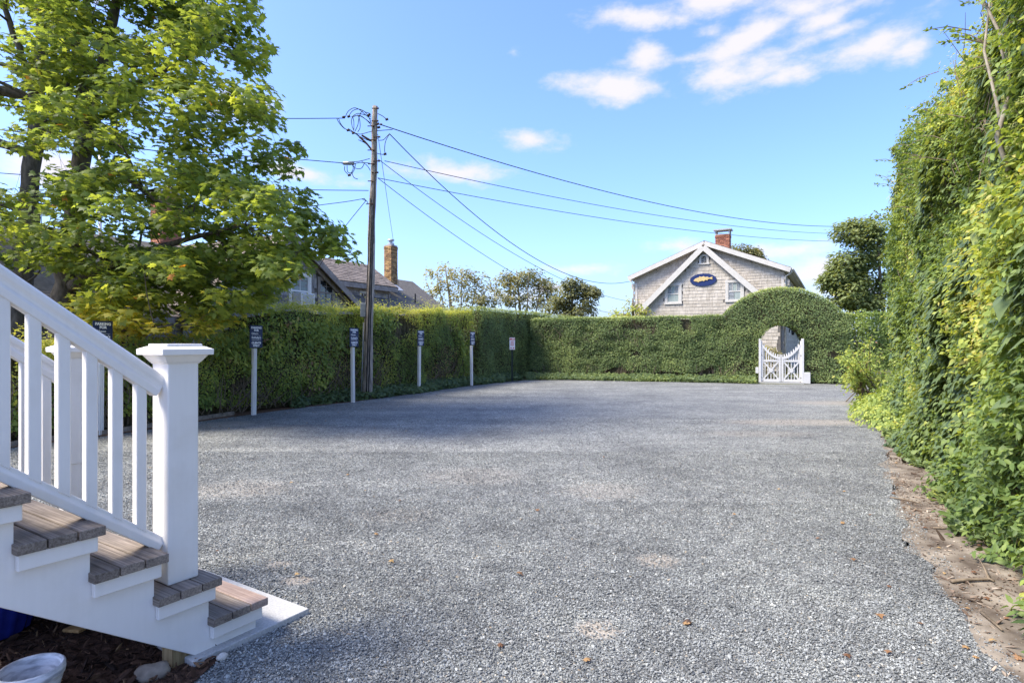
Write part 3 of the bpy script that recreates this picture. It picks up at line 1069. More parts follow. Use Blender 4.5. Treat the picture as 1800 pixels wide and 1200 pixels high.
_tab = [(d_to_s(2.3), 1.5), (d_to_s(9), 1.5), (d_to_s(10.6), 1.55), (d_to_s(12.0), 1.72), (d_to_s(12.6), 2.15), (d_to_s(13.4), 2.34), (d_to_s(15), 2.37), (d_to_s(18), 2.46), (d_to_s(20.2), 2.56), (d_to_s(21), 2.58)]
_top = lerp_tab(_tab)
lh = Hedge(LH0, LH1, 1, 1.0, lambda s: _top(s) + .17 * (noise(s * 1.3, 0, 0, 31) - .5) + .09 * (noise(s * 6, 0, 0, 33) - .5),
           bottom=lambda s: .10 + .22 * noise(s * 1.1, 3.3, 0, 35), bump=.23, freq=1.0, seed=40)
t = thing('privet_hedge', 'long loose privet hedge with brown gaps running along the left side behind the white posts', 'hedge', (*lh.p0, 0))
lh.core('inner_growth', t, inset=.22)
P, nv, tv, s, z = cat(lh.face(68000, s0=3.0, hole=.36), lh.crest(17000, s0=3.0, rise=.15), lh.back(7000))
tp = lh.top(s)
n = len(P)
brown = noise(s * .8, z * 1.0, 0, 51)
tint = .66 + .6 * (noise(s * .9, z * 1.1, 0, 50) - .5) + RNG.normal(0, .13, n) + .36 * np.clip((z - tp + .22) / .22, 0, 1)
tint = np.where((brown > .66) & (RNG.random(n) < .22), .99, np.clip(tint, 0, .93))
k = RNG.random(n) < np.where(brown > .66, .5, 1.0)
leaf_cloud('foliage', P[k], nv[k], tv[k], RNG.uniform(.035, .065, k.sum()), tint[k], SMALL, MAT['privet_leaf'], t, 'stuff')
# bigger leaves growing through it in clumps
P, nv, tv, s, z = lh.face(16000, s0=3.0, out=.05)
k = noise(s * 1.0, z * 1.3, 0, 60) > .54
n = int(k.sum())
leaf_cloud('broad_leaves', P[k], nv[k], tv[k], RNG.uniform(.07, .12, n), .60 + .5 * (noise(s[k] * 2, z[k] * 2, 0, 61) - .3) + RNG.normal(0, .1, n), PRIVET, MAT['privet_leaf'], t, 'stuff')
mb = MB()
lean_twigs(mb, lh, 520, lambda s: random.uniform(.0, .5), (.3, .9), .008, .8, .04, (3.0, lh.L - .5))
lean_twigs(mb, lh, 420, lambda s: random.uniform(.4, float(lh.top(np.array([s]))[0]) - .6), (.2, .6), .005, .9, .06, (3.0, lh.L - .5))
mb.build('stems', MAT['twig'], t, kind='stuff')

# ---- the taller hedge that continues behind the corner
u27 = np.array([math.sin(R(27)), math.cos(R(27))])
TH0 = np.array([-1.13, 21.0])
th = Hedge(TH0, TH0 + u27 * 22, 1, 2.2, lambda s: 2.74 + .05 * (noise(s * 2.2, 0, 0, 71) - .5), bump=.07, freq=1.6, seed=72)
t = thing('tall_hedge', 'taller square clipped hedge at the far corner rising above its neighbours', 'hedge', (*TH0, 0))
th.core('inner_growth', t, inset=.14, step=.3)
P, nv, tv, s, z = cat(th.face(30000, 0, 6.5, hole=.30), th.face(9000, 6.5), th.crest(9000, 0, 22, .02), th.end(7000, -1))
n = len(P)
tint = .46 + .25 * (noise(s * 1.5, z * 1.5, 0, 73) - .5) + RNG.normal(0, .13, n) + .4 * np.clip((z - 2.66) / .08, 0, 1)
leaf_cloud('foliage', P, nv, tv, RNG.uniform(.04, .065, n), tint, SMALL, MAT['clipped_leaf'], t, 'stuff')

# ---- back hedge with the arch
GATE_S = 9.70
BH0 = np.array([0.75, 24.55])
_bd = np.array([9.74, 21.25]) - BH0
_bl = float(np.hypot(*_bd)); _bd = _bd / _bl
GATE_S = _bl
ARCH_R = 2.53


def bh_top(s):
    base = 2.44 + .05 * np.clip(s / 9, 0, 1) + .03 * (noise(s * 2.5, 0, 0, 80) - .5)
    x = np.clip(np.abs(s - GATE_S), 0, 2.02)
    dome = 3.46 - (ARCH_R - np.sqrt(ARCH_R ** 2 - x * x))
    return np.where(np.abs(s - GATE_S) < 2.02, np.maximum(base, dome), base)


def bh_void(s, z):
    x = np.abs(s - GATE_S)
    return ((x < .73) & (z < 1.36)) | (np.hypot(x, z - 1.36) < .73)


BH1 = BH0 + _bd * (_bl + 2.25)
bh = Hedge(BH0, BH1, 1, 1.5, bh_top, bottom=lambda s: np.where(np.abs(s - GATE_S) < 1.9, .06, .12 + .45 * noise(s * 1.1, 1.0, 0, 85) * (noise(s * .5, 5.0, 0, 86) > .35)),
           bump=.09, freq=1.6, seed=82, void=bh_void)
t = thing('arched_hedge', 'clipped green hedge across the back with a round arch over the white gate', 'hedge', (*BH0, 0))
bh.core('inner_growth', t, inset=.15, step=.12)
parts = [bh.face(64000, hole=.30, hole_f=1.6), bh.crest(16000, rise=.02), bh.back(9000)]
# leaves lining the tunnel
n = 9000
a = RNG.uniform(-.35, math.pi + .35, n)
zz = np.where((a < 0) | (a > math.pi), RNG.uniform(.1, 1.36, n), 1.36 + .76 * np.sin(a))
xx = np.where(a < 0, .76, np.where(a > math.pi, -.76, .76 * np.cos(a))) + RNG.normal(0, .04, n)
o = -1.5 * RNG.random(n)
j = jitter(n, .5)
parts.append((bh.world(GATE_S + xx * 1.02, o, zz + .02), bh.vec(-xx + j[:, 0], j[:, 1], -(zz - 1.2) + j[:, 2]), bh.vec(*jitter(n, 1).T), GATE_S + xx, zz))
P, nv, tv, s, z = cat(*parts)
n = len(P)
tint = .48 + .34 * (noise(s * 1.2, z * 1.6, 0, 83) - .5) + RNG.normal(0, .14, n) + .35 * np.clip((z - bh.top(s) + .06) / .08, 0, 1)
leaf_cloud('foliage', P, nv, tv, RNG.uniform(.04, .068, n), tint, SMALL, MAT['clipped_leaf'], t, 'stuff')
mb = MB()
lean_twigs(mb, bh, 150, lambda s: .02, (.35, .75), .012, .45, -.06, (.4, GATE_S - 1.3))
lean_twigs(mb, bh, 60, lambda s: random.uniform(1.2, 1.9), (.3, .6), .008, .9, .03, (.4, 5))
mb.build('stems', MAT['twig'], t, kind='stuff')

# ---- thin hedge to the right of the arch
RH0 = BH1 - _bd * .25
RH1 = RH0 + np.array([.966, -.259]) * 6.0
rh = Hedge(RH0, RH1, 1, .9, lambda s: 2.42 + .12 * (noise(s * 1.4, 0, 0, 90) - .5), bottom=lambda s: .25 + .3 * noise(s * 1.3, 2, 0, 91), bump=.2, freq=1.1, seed=92)
t = thing('thin_hedge', 'thin yellowing hedge between the arch and the tall ivy hedge with bare stems showing', 'hedge', (*RH0, 0))
P, nv, tv, s, z = cat(rh.face(14000, hole=.36), rh.back(9500), rh.crest(3500, rise=.08), rh.face(9000, out=-.45))
n = len(P)
tint = .50 + .5 * (noise(s * .9, z * 1.2, 0, 93) - .5) + RNG.normal(0, .14, n) + .12 * np.clip(s / 3, 0, 1)
leaf_cloud('foliage', P, nv, tv, RNG.uniform(.06, .10, n), np.clip(tint, 0, .95), PRIVET, MAT['privet_leaf'], t, 'stuff')
mb = MB()
lean_twigs(mb, rh, 90, lambda s: 0.0, (1.0, 2.2), .013, .18, -.35)
lean_twigs(mb, rh, 160, lambda s: random.uniform(.5, 1.8), (.3, .7), .006, .7, -.2)
mb.build('stems', MAT['twig'], t, kind='stuff')

# ---- the tall ivy hedge on the right
IV0, IV1 = np.array([1.66 + .52 * 1.6, 1.6]), np.array([1.66 + .52 * 12.7, 12.7])
iv = Hedge(IV0, IV1, -1, 1.6, lambda s: 5.0 + .75 * (noise(s * .8, 0, 0, 101) - .5) + .35 * (noise(s * 2.6, 0, 0, 102) - .5),
           bottom=lambda s: 0 * s + .02, bump=.20, freq=.95, seed=100)
iv_warp = lambda s, z: .46 * np.exp(-z / .55) - .05 * z / 5 + .10 * (noise(s * .5, z * .6, 0, 104) - .5)
t_iv = thing('ivy_hedge', 'tall overgrown hedge tangled with ivy along the right edge of the gravel', 'hedge', (*IV0, 0))
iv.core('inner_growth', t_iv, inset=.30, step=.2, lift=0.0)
iv_zone = lambda s, z: noise(s * .75 + z * .12, z * .55, 0, 110) + .25 * (noise(s * 2.2, z * 2.2, 0, 111) - .5)


def iv_split(F, ivy):
    P, nv, tv, s, z = F
    k = (iv_zone(s, z) > .575) == ivy
    if not ivy:
        k |= RNG.random(len(k)) < .5
    return [P[k], nv[k], tv[k], s[k], z[k]]


# privet sprays: leaves in rows along short shoots
def shoots(n, s0, s1, leaves=9):
    P, nv, tv, s, z = iv_split(iv.face(n, s0, s1, hole=.28, hole_f=1.0, deep=.12, out=.02, warp=iv_warp), False)
    m = len(P)
    sd = iv.vec(RNG.normal(0, .5, m), RNG.uniform(.4, 1.1, m), RNG.normal(.35, .5, m))
    sd /= np.linalg.norm(sd, axis=1, keepdims=True)
    ln = RNG.uniform(.10, .26, m)
    outP, outn, outt, outs, outz = [], [], [], [], []
    for i in range(leaves):
        f = (i + .5) / leaves
        sidev = np.cross(sd, nv); sidev /= np.linalg.norm(sidev, axis=1, keepdims=True) + 1e-9
        sg = 1 if i % 2 else -1
        outP.append(P + sd * (ln * f)[:, None])
        outn.append(nv * .6 + np.cross(sd, sidev) * sg * .2 + jitter(m, .35) + np.array([0, 0, .35]))
        outt.append(sd * .8 + sidev * sg * .9 + jitter(m, .2))
        outs.append(s); outz.append(z)
    return [np.concatenate(q) for q in (outP, outn, outt, outs, outz)]


def iv_tint(s, z, n):
    return .53 + .8 * (noise(s * 1.1, z * 1.1, 0, 120) - .5) + RNG.normal(0, .13, n)


near = shoots(5200, .8, 5.2)
far = shoots(8000, 5.2, iv.L)
P, nv, tv, s, z = near
leaf_cloud('privet_foliage', P, nv, tv, RNG.uniform(.045, .085, len(P)), np.clip(iv_tint(s, z, len(P)), 0, .95), PRIVET, MAT['privet_leaf'], t_iv, 'stuff')
P, nv, tv, s, z = far
leaf_cloud('privet_foliage', P, nv, tv, RNG.uniform(.042, .072, len(P)), np.clip(iv_tint(s, z, len(P)), 0, .95), SMALL, MAT['privet_leaf'], t_iv, 'stuff')
P, nv, tv, s, z = cat(iv.face(20000, .8, iv.L, deep=.16, warp=iv_warp), iv.crest(5000, .8, iv.L, .2), iv.end(9000, 1))
leaf_cloud('privet_foliage', P, nv, tv, RNG.uniform(.035, .06, len(P)), np.clip(iv_tint(s, z, len(P)) - .1, 0, .95), SMALL, MAT['privet_leaf'], t_iv, 'stuff')
# ivy curtain
P, nv, tv, s, z = cat(iv_split(iv.face(21000, .8, 6, deep=.06, out=.07, warp=iv_warp), True), iv_split(iv.face(21000, 6, iv.L, deep=.06, out=.07, warp=iv_warp), True), iv.end(1200, 1),
                      iv.face(3000, .8, iv.L, deep=.05, out=.10, warp=iv_warp))
n = len(P)
tv = iv.vec(RNG.normal(0, .45, n), RNG.uniform(0, .5, n), -1.0)
nv = nv * .8 + iv.vec(0, np.ones(n) * .6, .55)
size = RNG.lognormal(math.log(.082), .34, n)
tint = .55 + .4 * (noise(s * 1.3, z * 1.3, 0, 130) - .5) + RNG.normal(0, .16, n)
dist = np.linalg.norm(P - np.array([0, 0, EYE]), axis=1)
vis = (np.abs(P[:, 0] / P[:, 1]) < .86)
big = np.argsort(np.where(vis, -size / dist, 9))[:300]
rest = np.ones(n, bool); rest[big] = False
leaf_cloud('ivy', P[rest], nv[rest], tv[rest], size[rest], tint[rest], IVY, MAT['ivy_leaf'], t_iv, 'stuff')
single_leaves(P[big], nv[big], tv[big], size[big], tint[big], IVY, MAT['ivy_leaf'], t_iv)
mb = MB()
lean_twigs(mb, iv, 260, lambda s: random.uniform(.2, 4.8), (.15, .45), .004, 1.2, .06, (1.5, iv.L - .3))
lean_twigs(mb, iv, 150, lambda s: random.uniform(3.4, 4.9), (.2, .6), .004, 1.1, .0, (2.0, iv.L - .3))
# sprigs standing off the top and the far end
sprigP = []
for _ in range(38):
    s_ = random.uniform(3.0, iv.L)
    z_ = float(iv.top(np.array([s_]))[0]) * random.uniform(.72, 1.0)
    a = iv.world(s_, 0.05, z_)
    dv = iv.vec(random.gauss(.2, .4), random.uniform(.4, 1), random.uniform(-.1, .9)); dv = dv / np.linalg.norm(dv)
    ln = random.uniform(.2, .5)
    b = a + dv * ln + np.array([0, 0, -.06])
    mb.tube([a, (a + b) / 2 + np.array([0, 0, .04]), b], [.006, .005, .002], 4, False)
    for q in range(24):
        f = random.uniform(.15, 1)
        sprigP.append((a * (1 - f) + b * f, dv))
mb.build('stems', MAT['twig'], t_iv, kind='stuff')
sp = np.array([q[0] for q in sprigP]); sdv = np.array([q[1] for q in sprigP]); n = len(sp)
leaf_cloud('sprig_leaves', sp, jitter(n, .6) + [0, 0, 1], sdv + jitter(n, .7), RNG.uniform(.04, .07, n), RNG.uniform(.3, .8, n), PRIVET, MAT['privet_leaf'], t_iv, 'stuff')
# bare pale limbs near the top
mb = MB()
for pts, r0 in (([(1785, 300, 4.9), (1765, 240, 4.95), (1792, 150, 5.0), (1775, 70, 5.1), (1745, 10, 5.2), (1700, -60, 5.4)], .022),
                ([(1778, 250, 5.0), (1762, 170, 5.1), (1742, 90, 5.2), (1752, 0, 5.3), (1790, -80, 5.3)], .016),
                ([(1795, 160, 4.9), (1770, 80, 5.0), (1800, -10, 5.0)], .014)):
    pp = [at(*q) - Vector((0.06, 0, 0)) for q in pts]
    mb.tube(pp, [r0 * (1 - .6 * i / (len(pp) - 1)) for i in range(len(pp))], 7)
mb.build('bare_limb', MAT['pale_branch'], t_iv, True)
# pale flower heads
P, nv, tv = [], [], []
for px, py in ((1768, 172), (1780, 196), (1786, 222), (1766, 236), (1790, 248), (1794, 180), (1772, 262), (1790, 360), (1796, 384), (1785, 120)):
    d = 1.66 / ((px - 900) / FOC - .52) - .22
    c = np.array(at(px, py, d))
    k = 90
    dirs = jitter(k, 1); dirs /= np.linalg.norm(dirs, axis=1, keepdims=True)
    P.append(c + dirs * RNG.uniform(.6, 1, (k, 1)) * random.uniform(.035, .06)); nv.append(dirs); tv.append(jitter(k, 1))
P, nv, tv = map(np.concatenate, (P, nv, tv))
leaf_cloud('flower_heads', P, nv, tv, RNG.uniform(.010, .018, len(P)), RNG.random(len(P)), SMALL, MAT['flower'], t_iv, 'stuff')


# ---- low things at hedge feet
def mound(name, label, cat_, c, rx, ry, h, n, size, mat, tmpl, tint0, ang=0.0, group=None):
    t = thing(name, label, cat_, c, group)
    a = RNG.uniform(0, 2 * math.pi, n); r = np.sqrt(RNG.random(n))
    lx, ly = rx * r * np.cos(a), ry * r * np.sin(a)
    wob = 1 + .35 * (noise(lx * 2.2 + 9, ly * 2.2, 0, 140) - .5) * 2
    z = h * np.sqrt(np.clip(1 - r * r, 0, 1)) * wob * RNG.uniform(.55, 1.0, n) + .03
    P = np.stack([c[0] + lx * math.cos(ang) - ly * math.sin(ang), c[1] + lx * math.sin(ang) + ly * math.cos(ang), z], 1)
    nv = np.stack([(P[:, 0] - c[0]) / rx, (P[:, 1] - c[1]) / rx, np.full(n, 1.1)], 1) + jitter(n, .5)
    tv = np.stack([(P[:, 0] - c[0]), (P[:, 1] - c[1]), np.full(n, -.2)], 1) + jitter(n, .5)
    leaf_cloud('foliage', P, nv, tv, RNG.uniform(*size, n), np.clip(tint0 + .3 * (noise(lx * 1.5, ly * 1.5, 0, 141) - .5) + RNG.normal(0, .13, n), 0, .92), tmpl, mat, t, 'stuff')
    mb = MB()
    for _ in range(26):
        q = random.randrange(n)
        mb.tube([(c[0] + random.gauss(0, rx * .25), c[1] + random.gauss(0, ry * .25), 0), tuple(P[q] - np.array([0, 0, .02]))], [.007, .003], 4, False)
    mb.build('stems', MAT['twig'], t, kind='stuff')
    return t


c = on_ground(1592, 742) + Vector((.10, 0, 0))
mound('ground_cover_mound', 'bright yellow green low mound spilling from the ivy hedge onto the gravel', 'ground cover', (c.x, c.y, 0), 1.0, 2.3, .62, 6500, (.035, .095), MAT['privet_leaf'], PRIVET, .66, -R(27.5))

# arching shrub at the end of the ivy hedge
base = Vector((8.75, 14.6, 0))
t = thing('arching_shrub', 'loose shrub with arching yellow green branches at the far end of the ivy hedge', 'shrub', base)
mb = MB(); LP, LN, LT = [], [], []
for i in range(34):
    tip = at(random.uniform(1478, 1585), random.uniform(585, 690), random.uniform(13.2, 15.0))
    if i < 5:
        tip = at(1474 + i * 9, 624 + i * 9, 14.0)
    m = base.lerp(tip, .55) + Vector((0, 0, random.uniform(.25, .55)))
    m0 = base + Vector((random.gauss(0, .2), random.gauss(0, .2), 0))
    pts = []
    for k_ in range(9):
        f = k_ / 8
        pts.append(m0 * (1 - f) ** 2 + m * (2 * f * (1 - f)) + tip * f ** 2)
    mb.tube(pts, [.014 * (1 - .75 * k_ / 8) for k_ in range(9)], 5, False)
    for _ in range(56):
        f = random.uniform(.25, 1)
        p = m0 * (1 - f) ** 2 + m * (2 * f * (1 - f)) + tip * f ** 2
        LP.append(np.array(p) + RNG.normal(0, .07, 3)); dv = np.array(tip - m); LT.append(dv / np.linalg.norm(dv) + RNG.normal(0, .6, 3) + [0, 0, -.3]); LN.append(RNG.normal(0, .5, 3) + [0, 0, 1])
mb.build('stems', MAT['twig'], t, kind='stuff')
n = len(LP)
leaf_cloud('foliage', np.array(LP), np.array(LN), np.array(LT), RNG.uniform(.07, .13, n), RNG.normal(.72, .13, n), LONG, MAT['privet_leaf'], t, 'stuff')


def strip_cover(name, pts, width, h, n, size, tint0, mat):
    """Ivy creeping along a hedge foot: uncountable."""
    pts = [np.array(p[:2]) for p in pts]
    seg = [np.linalg.norm(pts[i + 1] - pts[i]) for i in range(len(pts) - 1)]
    tot = sum(seg)
    P = []
    u = RNG.random(n) * tot
    cum = np.concatenate([[0], np.cumsum(seg)])
    i = np.clip(np.searchsorted(cum, u) - 1, 0, len(seg) - 1)
    A, B = np.array(pts)[i], np.array(pts)[i + 1]
    f = ((u - cum[i]) / np.array(seg)[i])[:, None]
    C = A + (B - A) * f
    dr = (B - A) / np.linalg.norm(B - A, axis=1, keepdims=True)
    nn = np.stack([-dr[:, 1], dr[:, 0]], 1)
    w = RNG.random(n)
    edge = (noise(u * 1.7, 0, 0, 150) - .5) * .35
    xy = C + nn * (w * width + edge * (1 - w))[:, None]
    z = .02 + h * RNG.random(n) * (.4 + .6 * w)
    leaf = leaf_cloud(name, np.column_stack([xy, z]), jitter(n, .5) + [0.2, -.5, 1], jitter(n, 1), RNG.uniform(*size, n), tint0 + .3 * (noise(u * 1.2, w * 2, 0, 151) - .5) + RNG.normal(0, .14, n), IVY, mat, None, 'stuff')
    return leaf


strip_cover('ground_ivy', edge_back[3:4] and [edge_left[-1]] + edge_back[:3], .75, .26, 11000, (.045, .085), .60, MAT['ivy_leaf'])
strip_cover('ground_ivy', [edge_left[4]] + edge_left[5:], .55, .32, 7500, (.05, .10), .36, MAT['ivy_leaf'])

iv_foot = [IV1 * 1.0, IV0 * .5 + IV1 * .5, IV0]
strip_cover('ground_ivy', [np.array(p) + iv.n * .42 for p in iv_foot], .55, .20, 7500, (.04, .085), .62, MAT['ivy_leaf'])


# ================================================================== TREES
def curve(a, b, bend, k=6):
    a, b = Vector(a), Vector(b)
    m = (a + b) / 2 + Vector(bend)
    return [a * (1 - f) ** 2 + m * (2 * f * (1 - f)) + b * f ** 2 for f in [i / k for i in range(k + 1)]]


def make_tree(name, label, cat_, base, trunks, clumps, per, tmpl, size, mat, tint0, bark, group=None, singles=0, flat=.5, majors=22, droop=.25, limb_r=.05, twig_r=.008, lim=None, up_n=.9, low=0.0):
    """trunks: [(points, radii)]; clumps: [(centre, radius)]. Limbs run from trunk to clump."""
    t = thing(name, label, cat_, base, group)
    mb = MB()
    anchors = []
    for pts, rad in trunks:
        pts = [Vector(p) for p in pts]
        fine, fr = [], []
        for i in range(len(pts) - 1):
            for q in range(4):
                f = q / 4
                p = pts[i].lerp(pts[i + 1], f) + Vector((random.gauss(0, .012), random.gauss(0, .012), 0)) * (rad[i] * 12)
                fine.append(p); fr.append((rad[i] * (1 - f) + rad[i + 1] * f) * random.uniform(.94, 1.06))
        fine.append(pts[-1]); fr.append(rad[-1])
        mb.tube(fine, fr, 12)
        for i in range(3, len(fine)):
            anchors.append((fine[i], fr[i]))
    mb.build('trunk', bark, t, True)
    lb = MB()
    cs = [Vector(c[0]) for c in clumps]
    order = list(range(len(cs)))
    random.shuffle(order)
    major = []
    for i in order[:majors]:
        c = cs[i]
        best = min(anchors, key=lambda q: (q[0] - c).length + max(0, q[0].z - c.z + .2) * 1.5)
        ln = (c - best[0]).length
        pts = curve(best[0], c, (random.gauss(0, .08) * ln, random.gauss(0, .08) * ln, .10 * ln))
        r0 = min(best[1] * .6, limb_r * (.4 + ln * .22))
        rr = [r0 * (1 - .85 * k / 6) + .004 for k in range(7)]
        lb.tube(pts, rr, 6, False)
        major += [(pts[k], rr[k]) for k in range(2, 7)]
    pool = major + anchors
    for i in order[majors:]:
        c = cs[i]
        best = min(pool, key=lambda q: (q[0] - c).length + max(0, q[0].z - c.z + .1))
        ln = (c - best[0]).length
        pts = curve(best[0], c, (random.gauss(0, .1) * ln, random.gauss(0, .1) * ln, .08 * ln), 4)
        r0 = min(best[1] * .6, twig_r * (1 + ln))
        lb.tube(pts, [r0 * (1 - .8 * k / 4) + .002 for k in range(5)], 5, False)
        pool.append((pts[3], r0 * .4))
    LP, LN, LT = [], [], []
    trunk_xy = np.array([np.array(base)[:2]])
    for c, r in clumps:
        k = max(4, int(per * (r / .4) ** 2))
        d = RNG.normal(0, 1, (k, 3))
        d /= np.linalg.norm(d, axis=1, keepdims=True)
        q = d * (RNG.random((k, 1)) ** .45) * r
        q[:, 2] *= flat
        # twig spray inside the clump
        for i in range(min(4, k)):
            lb.tube([c, Vector(c) + Vector(q[i])], [twig_r * .6, twig_r * .25], 3, False)
        LP.append(np.array(c) + q)
        o = np.array(c)[:2] - trunk_xy[0]
        o = o / (np.linalg.norm(o) + 1e-6)
        outv = np.array([o[0], o[1], 0])
        LN.append(np.array([0, 0, up_n]) + q / r * .5 + outv * .25 + RNG.normal(0, .38, (k, 3)))
        LT.append(q / r * .9 + outv * .5 + np.array([0, 0, -droop]) + RNG.normal(0, .45, (k, 3)))
    lb.build('branches', bark, t, True)
    P, NV, TV = map(np.concatenate, (LP, LN, LT))
    if lim is not None:
        kk = lim(P)
        P, NV, TV = P[kk], NV[kk], TV[kk]
    n = len(P)
    sz = RNG.uniform(*size, n)
    tint = tint0 + .28 * (noise(P[:, 0] * .9, P[:, 1] * .9, P[:, 2] * .9, 170) - .5) + RNG.normal(0, .11, n)
    tint = tint + low * np.clip((2.7 - P[:, 2]) / 1.0, 0, 1)  # low leaves tinted yellower: backlit glow put into the leaf colour
    tint = np.where(RNG.random(n) < .002, 1.0, np.clip(tint, 0, .94))
    rest = np.ones(n, bool)
    if singles:
        dist = np.linalg.norm(P - np.array([0, 0, EYE]), axis=1)
        vis = (np.abs(P[:, 0]) < .85 * P[:, 1]) & (np.abs(P[:, 2] - EYE) < .55 * P[:, 1])
        big = np.argsort(np.where(vis, -sz / dist, 9))[:singles]
        rest[big] = False
        single_leaves(P[big], NV[big], TV[big], sz[big], tint[big], tmpl, mat, t)
    leaf_cloud('foliage', P[rest], NV[rest], TV[rest], sz[rest], tint[rest], tmpl, mat, t, 'stuff')
    return t


CROWN = [(-420, -420), (420, -420), (455, -60), (468, 20), (452, 60), (470, 105), (455, 140), (490, 170), (485, 210), (490, 250), (520, 278), (490, 300), (500, 332), (545, 328), (552, 358), (590, 384), (612, 420), (600, 450), (550, 462),
         (530, 490), (470, 500), (440, 520), (380, 545), (300, 560), (200, 550), (150, 505), (60, 480), (0, 465), (-420, 440)]


def crown_clumps(n, px0, px1, dm, ds, keep=None):
    out = []
    while len(out) < n:
        px, py = random.uniform(px0, px1), random.uniform(-420, 575)
        d = min(14.0, max(8.6, random.gauss(dm - (1.2 if 350 < px and py > 330 else 0), ds)))
        r = random.uniform(.26, .5)
        rp = r * FOC / d
        ok = all(in_poly(np.array([px + a * rp * .75]), np.array([py + b * rp * .75 * .55]), CROWN)[0] for a, b in ((1, 0), (-1, 0), (0, 1), (0, -1)))
        if not ok:
            continue
        # holes where the sky shows
        if float(noise(px / 70.0, py / 55.0, d / 2.5, 180)) < .36 and random.random() < .8:
            continue
        # loose low fringe
        if py > 480 and random.random() < .35:
            continue
        if keep and not keep(px, py):
            continue
        out.append((at(px, py, d), r))
    return out


TD = 11.6
tr2 = [at(96, 1130, TD), at(100, 640, TD), at(112, 520, TD), at(124, 430, TD), at(135, 366, TD), at(145, 293, TD), at(165, 165, TD), at(188, 75, TD), at(205, 5, TD), at(222, -130, TD), at(232, -300, TD)]
tr2[0].z = -.02
fork = [at(145, 293, TD), at(140, 220, TD + .2), at(150, 120, TD + .4), at(120, 20, TD + .6), at(100, -160, TD + .8)]
limb = [at(113, 510, TD), at(150, 488, TD - .2), at(185, 470, TD - .3), at(240, 447, TD - .6), at(330, 420, TD - 1.0), at(430, 395, TD - 1.3)]
limb2 = [at(150, 320, TD), at(205, 300, TD - .3), at(270, 350, TD - .8), at(340, 375, TD - 1.2)]
limb3 = [at(163, 170, TD), at(225, 130, TD - .4), at(260, 95, TD - .8), at(330, 60, TD - 1.2)]
limb4 = [at(188, 160, TD), at(240, 145, TD), at(300, 120, TD - .4), at(380, 60, TD - .6)]
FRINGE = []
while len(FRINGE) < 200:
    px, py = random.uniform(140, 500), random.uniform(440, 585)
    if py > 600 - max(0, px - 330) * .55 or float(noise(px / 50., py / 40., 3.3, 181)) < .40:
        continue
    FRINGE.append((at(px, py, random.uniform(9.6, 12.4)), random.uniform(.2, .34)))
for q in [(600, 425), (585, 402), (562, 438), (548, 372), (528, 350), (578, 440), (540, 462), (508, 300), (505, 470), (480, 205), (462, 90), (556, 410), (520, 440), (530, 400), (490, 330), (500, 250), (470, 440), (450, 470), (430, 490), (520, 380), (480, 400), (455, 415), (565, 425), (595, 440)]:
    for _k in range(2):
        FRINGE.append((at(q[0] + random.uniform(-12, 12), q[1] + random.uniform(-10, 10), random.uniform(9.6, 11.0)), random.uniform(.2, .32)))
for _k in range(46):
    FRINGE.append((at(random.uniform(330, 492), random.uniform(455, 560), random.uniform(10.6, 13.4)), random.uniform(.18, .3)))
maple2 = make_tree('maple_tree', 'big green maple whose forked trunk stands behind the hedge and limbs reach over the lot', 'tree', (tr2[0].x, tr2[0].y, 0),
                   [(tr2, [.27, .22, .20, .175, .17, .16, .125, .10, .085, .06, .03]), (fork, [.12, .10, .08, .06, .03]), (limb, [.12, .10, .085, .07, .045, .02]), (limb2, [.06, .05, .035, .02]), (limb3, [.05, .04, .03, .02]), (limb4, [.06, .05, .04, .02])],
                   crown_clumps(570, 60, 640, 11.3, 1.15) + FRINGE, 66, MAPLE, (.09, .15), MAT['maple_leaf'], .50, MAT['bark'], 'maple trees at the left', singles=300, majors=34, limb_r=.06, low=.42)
tr1 = [at(18, 1130, 12.1), at(28, 600, 12.1), at(40, 500, 12.1), at(52, 380, 12.1), at(60, 270, 12.1), at(66, 215, 12.1), at(72, 60, 12.1), at(72, -120, 12.1), at(60, -320, 12.1)]
tr1[0].z = -.02
forkl = [at(60, 260, 12.1), at(85, 235, 11.9), at(110, 190, 11.8), at(130, 100, 11.6)]
forkm = [at(66, 200, 12.1), at(40, 100, 11.8), at(10, 20, 11.6), at(-40, -90, 11.5)]
make_tree('maple_tree', 'maple at the left edge with a single upright trunk beside the forked one', 'tree', (tr1[0].x, tr1[0].y, 0),
          [(tr1, [.25, .20, .18, .165, .155, .13, .10, .07, .03]), (forkl, [.07, .055, .04, .02]), (forkm, [.08, .06, .05, .02])],
          crown_clumps(300, -400, 160, 11.9, 1.2), 58, MAPLE, (.095, .15), MAT['maple_leaf'], .52, MAT['bark'], 'maple trees at the left', majors=22, limb_r=.06)


def blob_clumps(items, n, r=(.3, .6), seed=0):
    """items: (px, py, rpx, rpy, d) ellipses seen in the photograph; depth spread about as wide as they are."""
    out = []
    for _ in range(n):
        px, py, rx, ry, d = random.choice(items)
        a, q = random.uniform(0, 6.283), math.sqrt(random.random())
        out.append((at(px + rx * q * math.cos(a), py + ry * q * math.sin(a), d + random.gauss(0, .35) * rx / FOC * d), random.uniform(*r)))
    return out


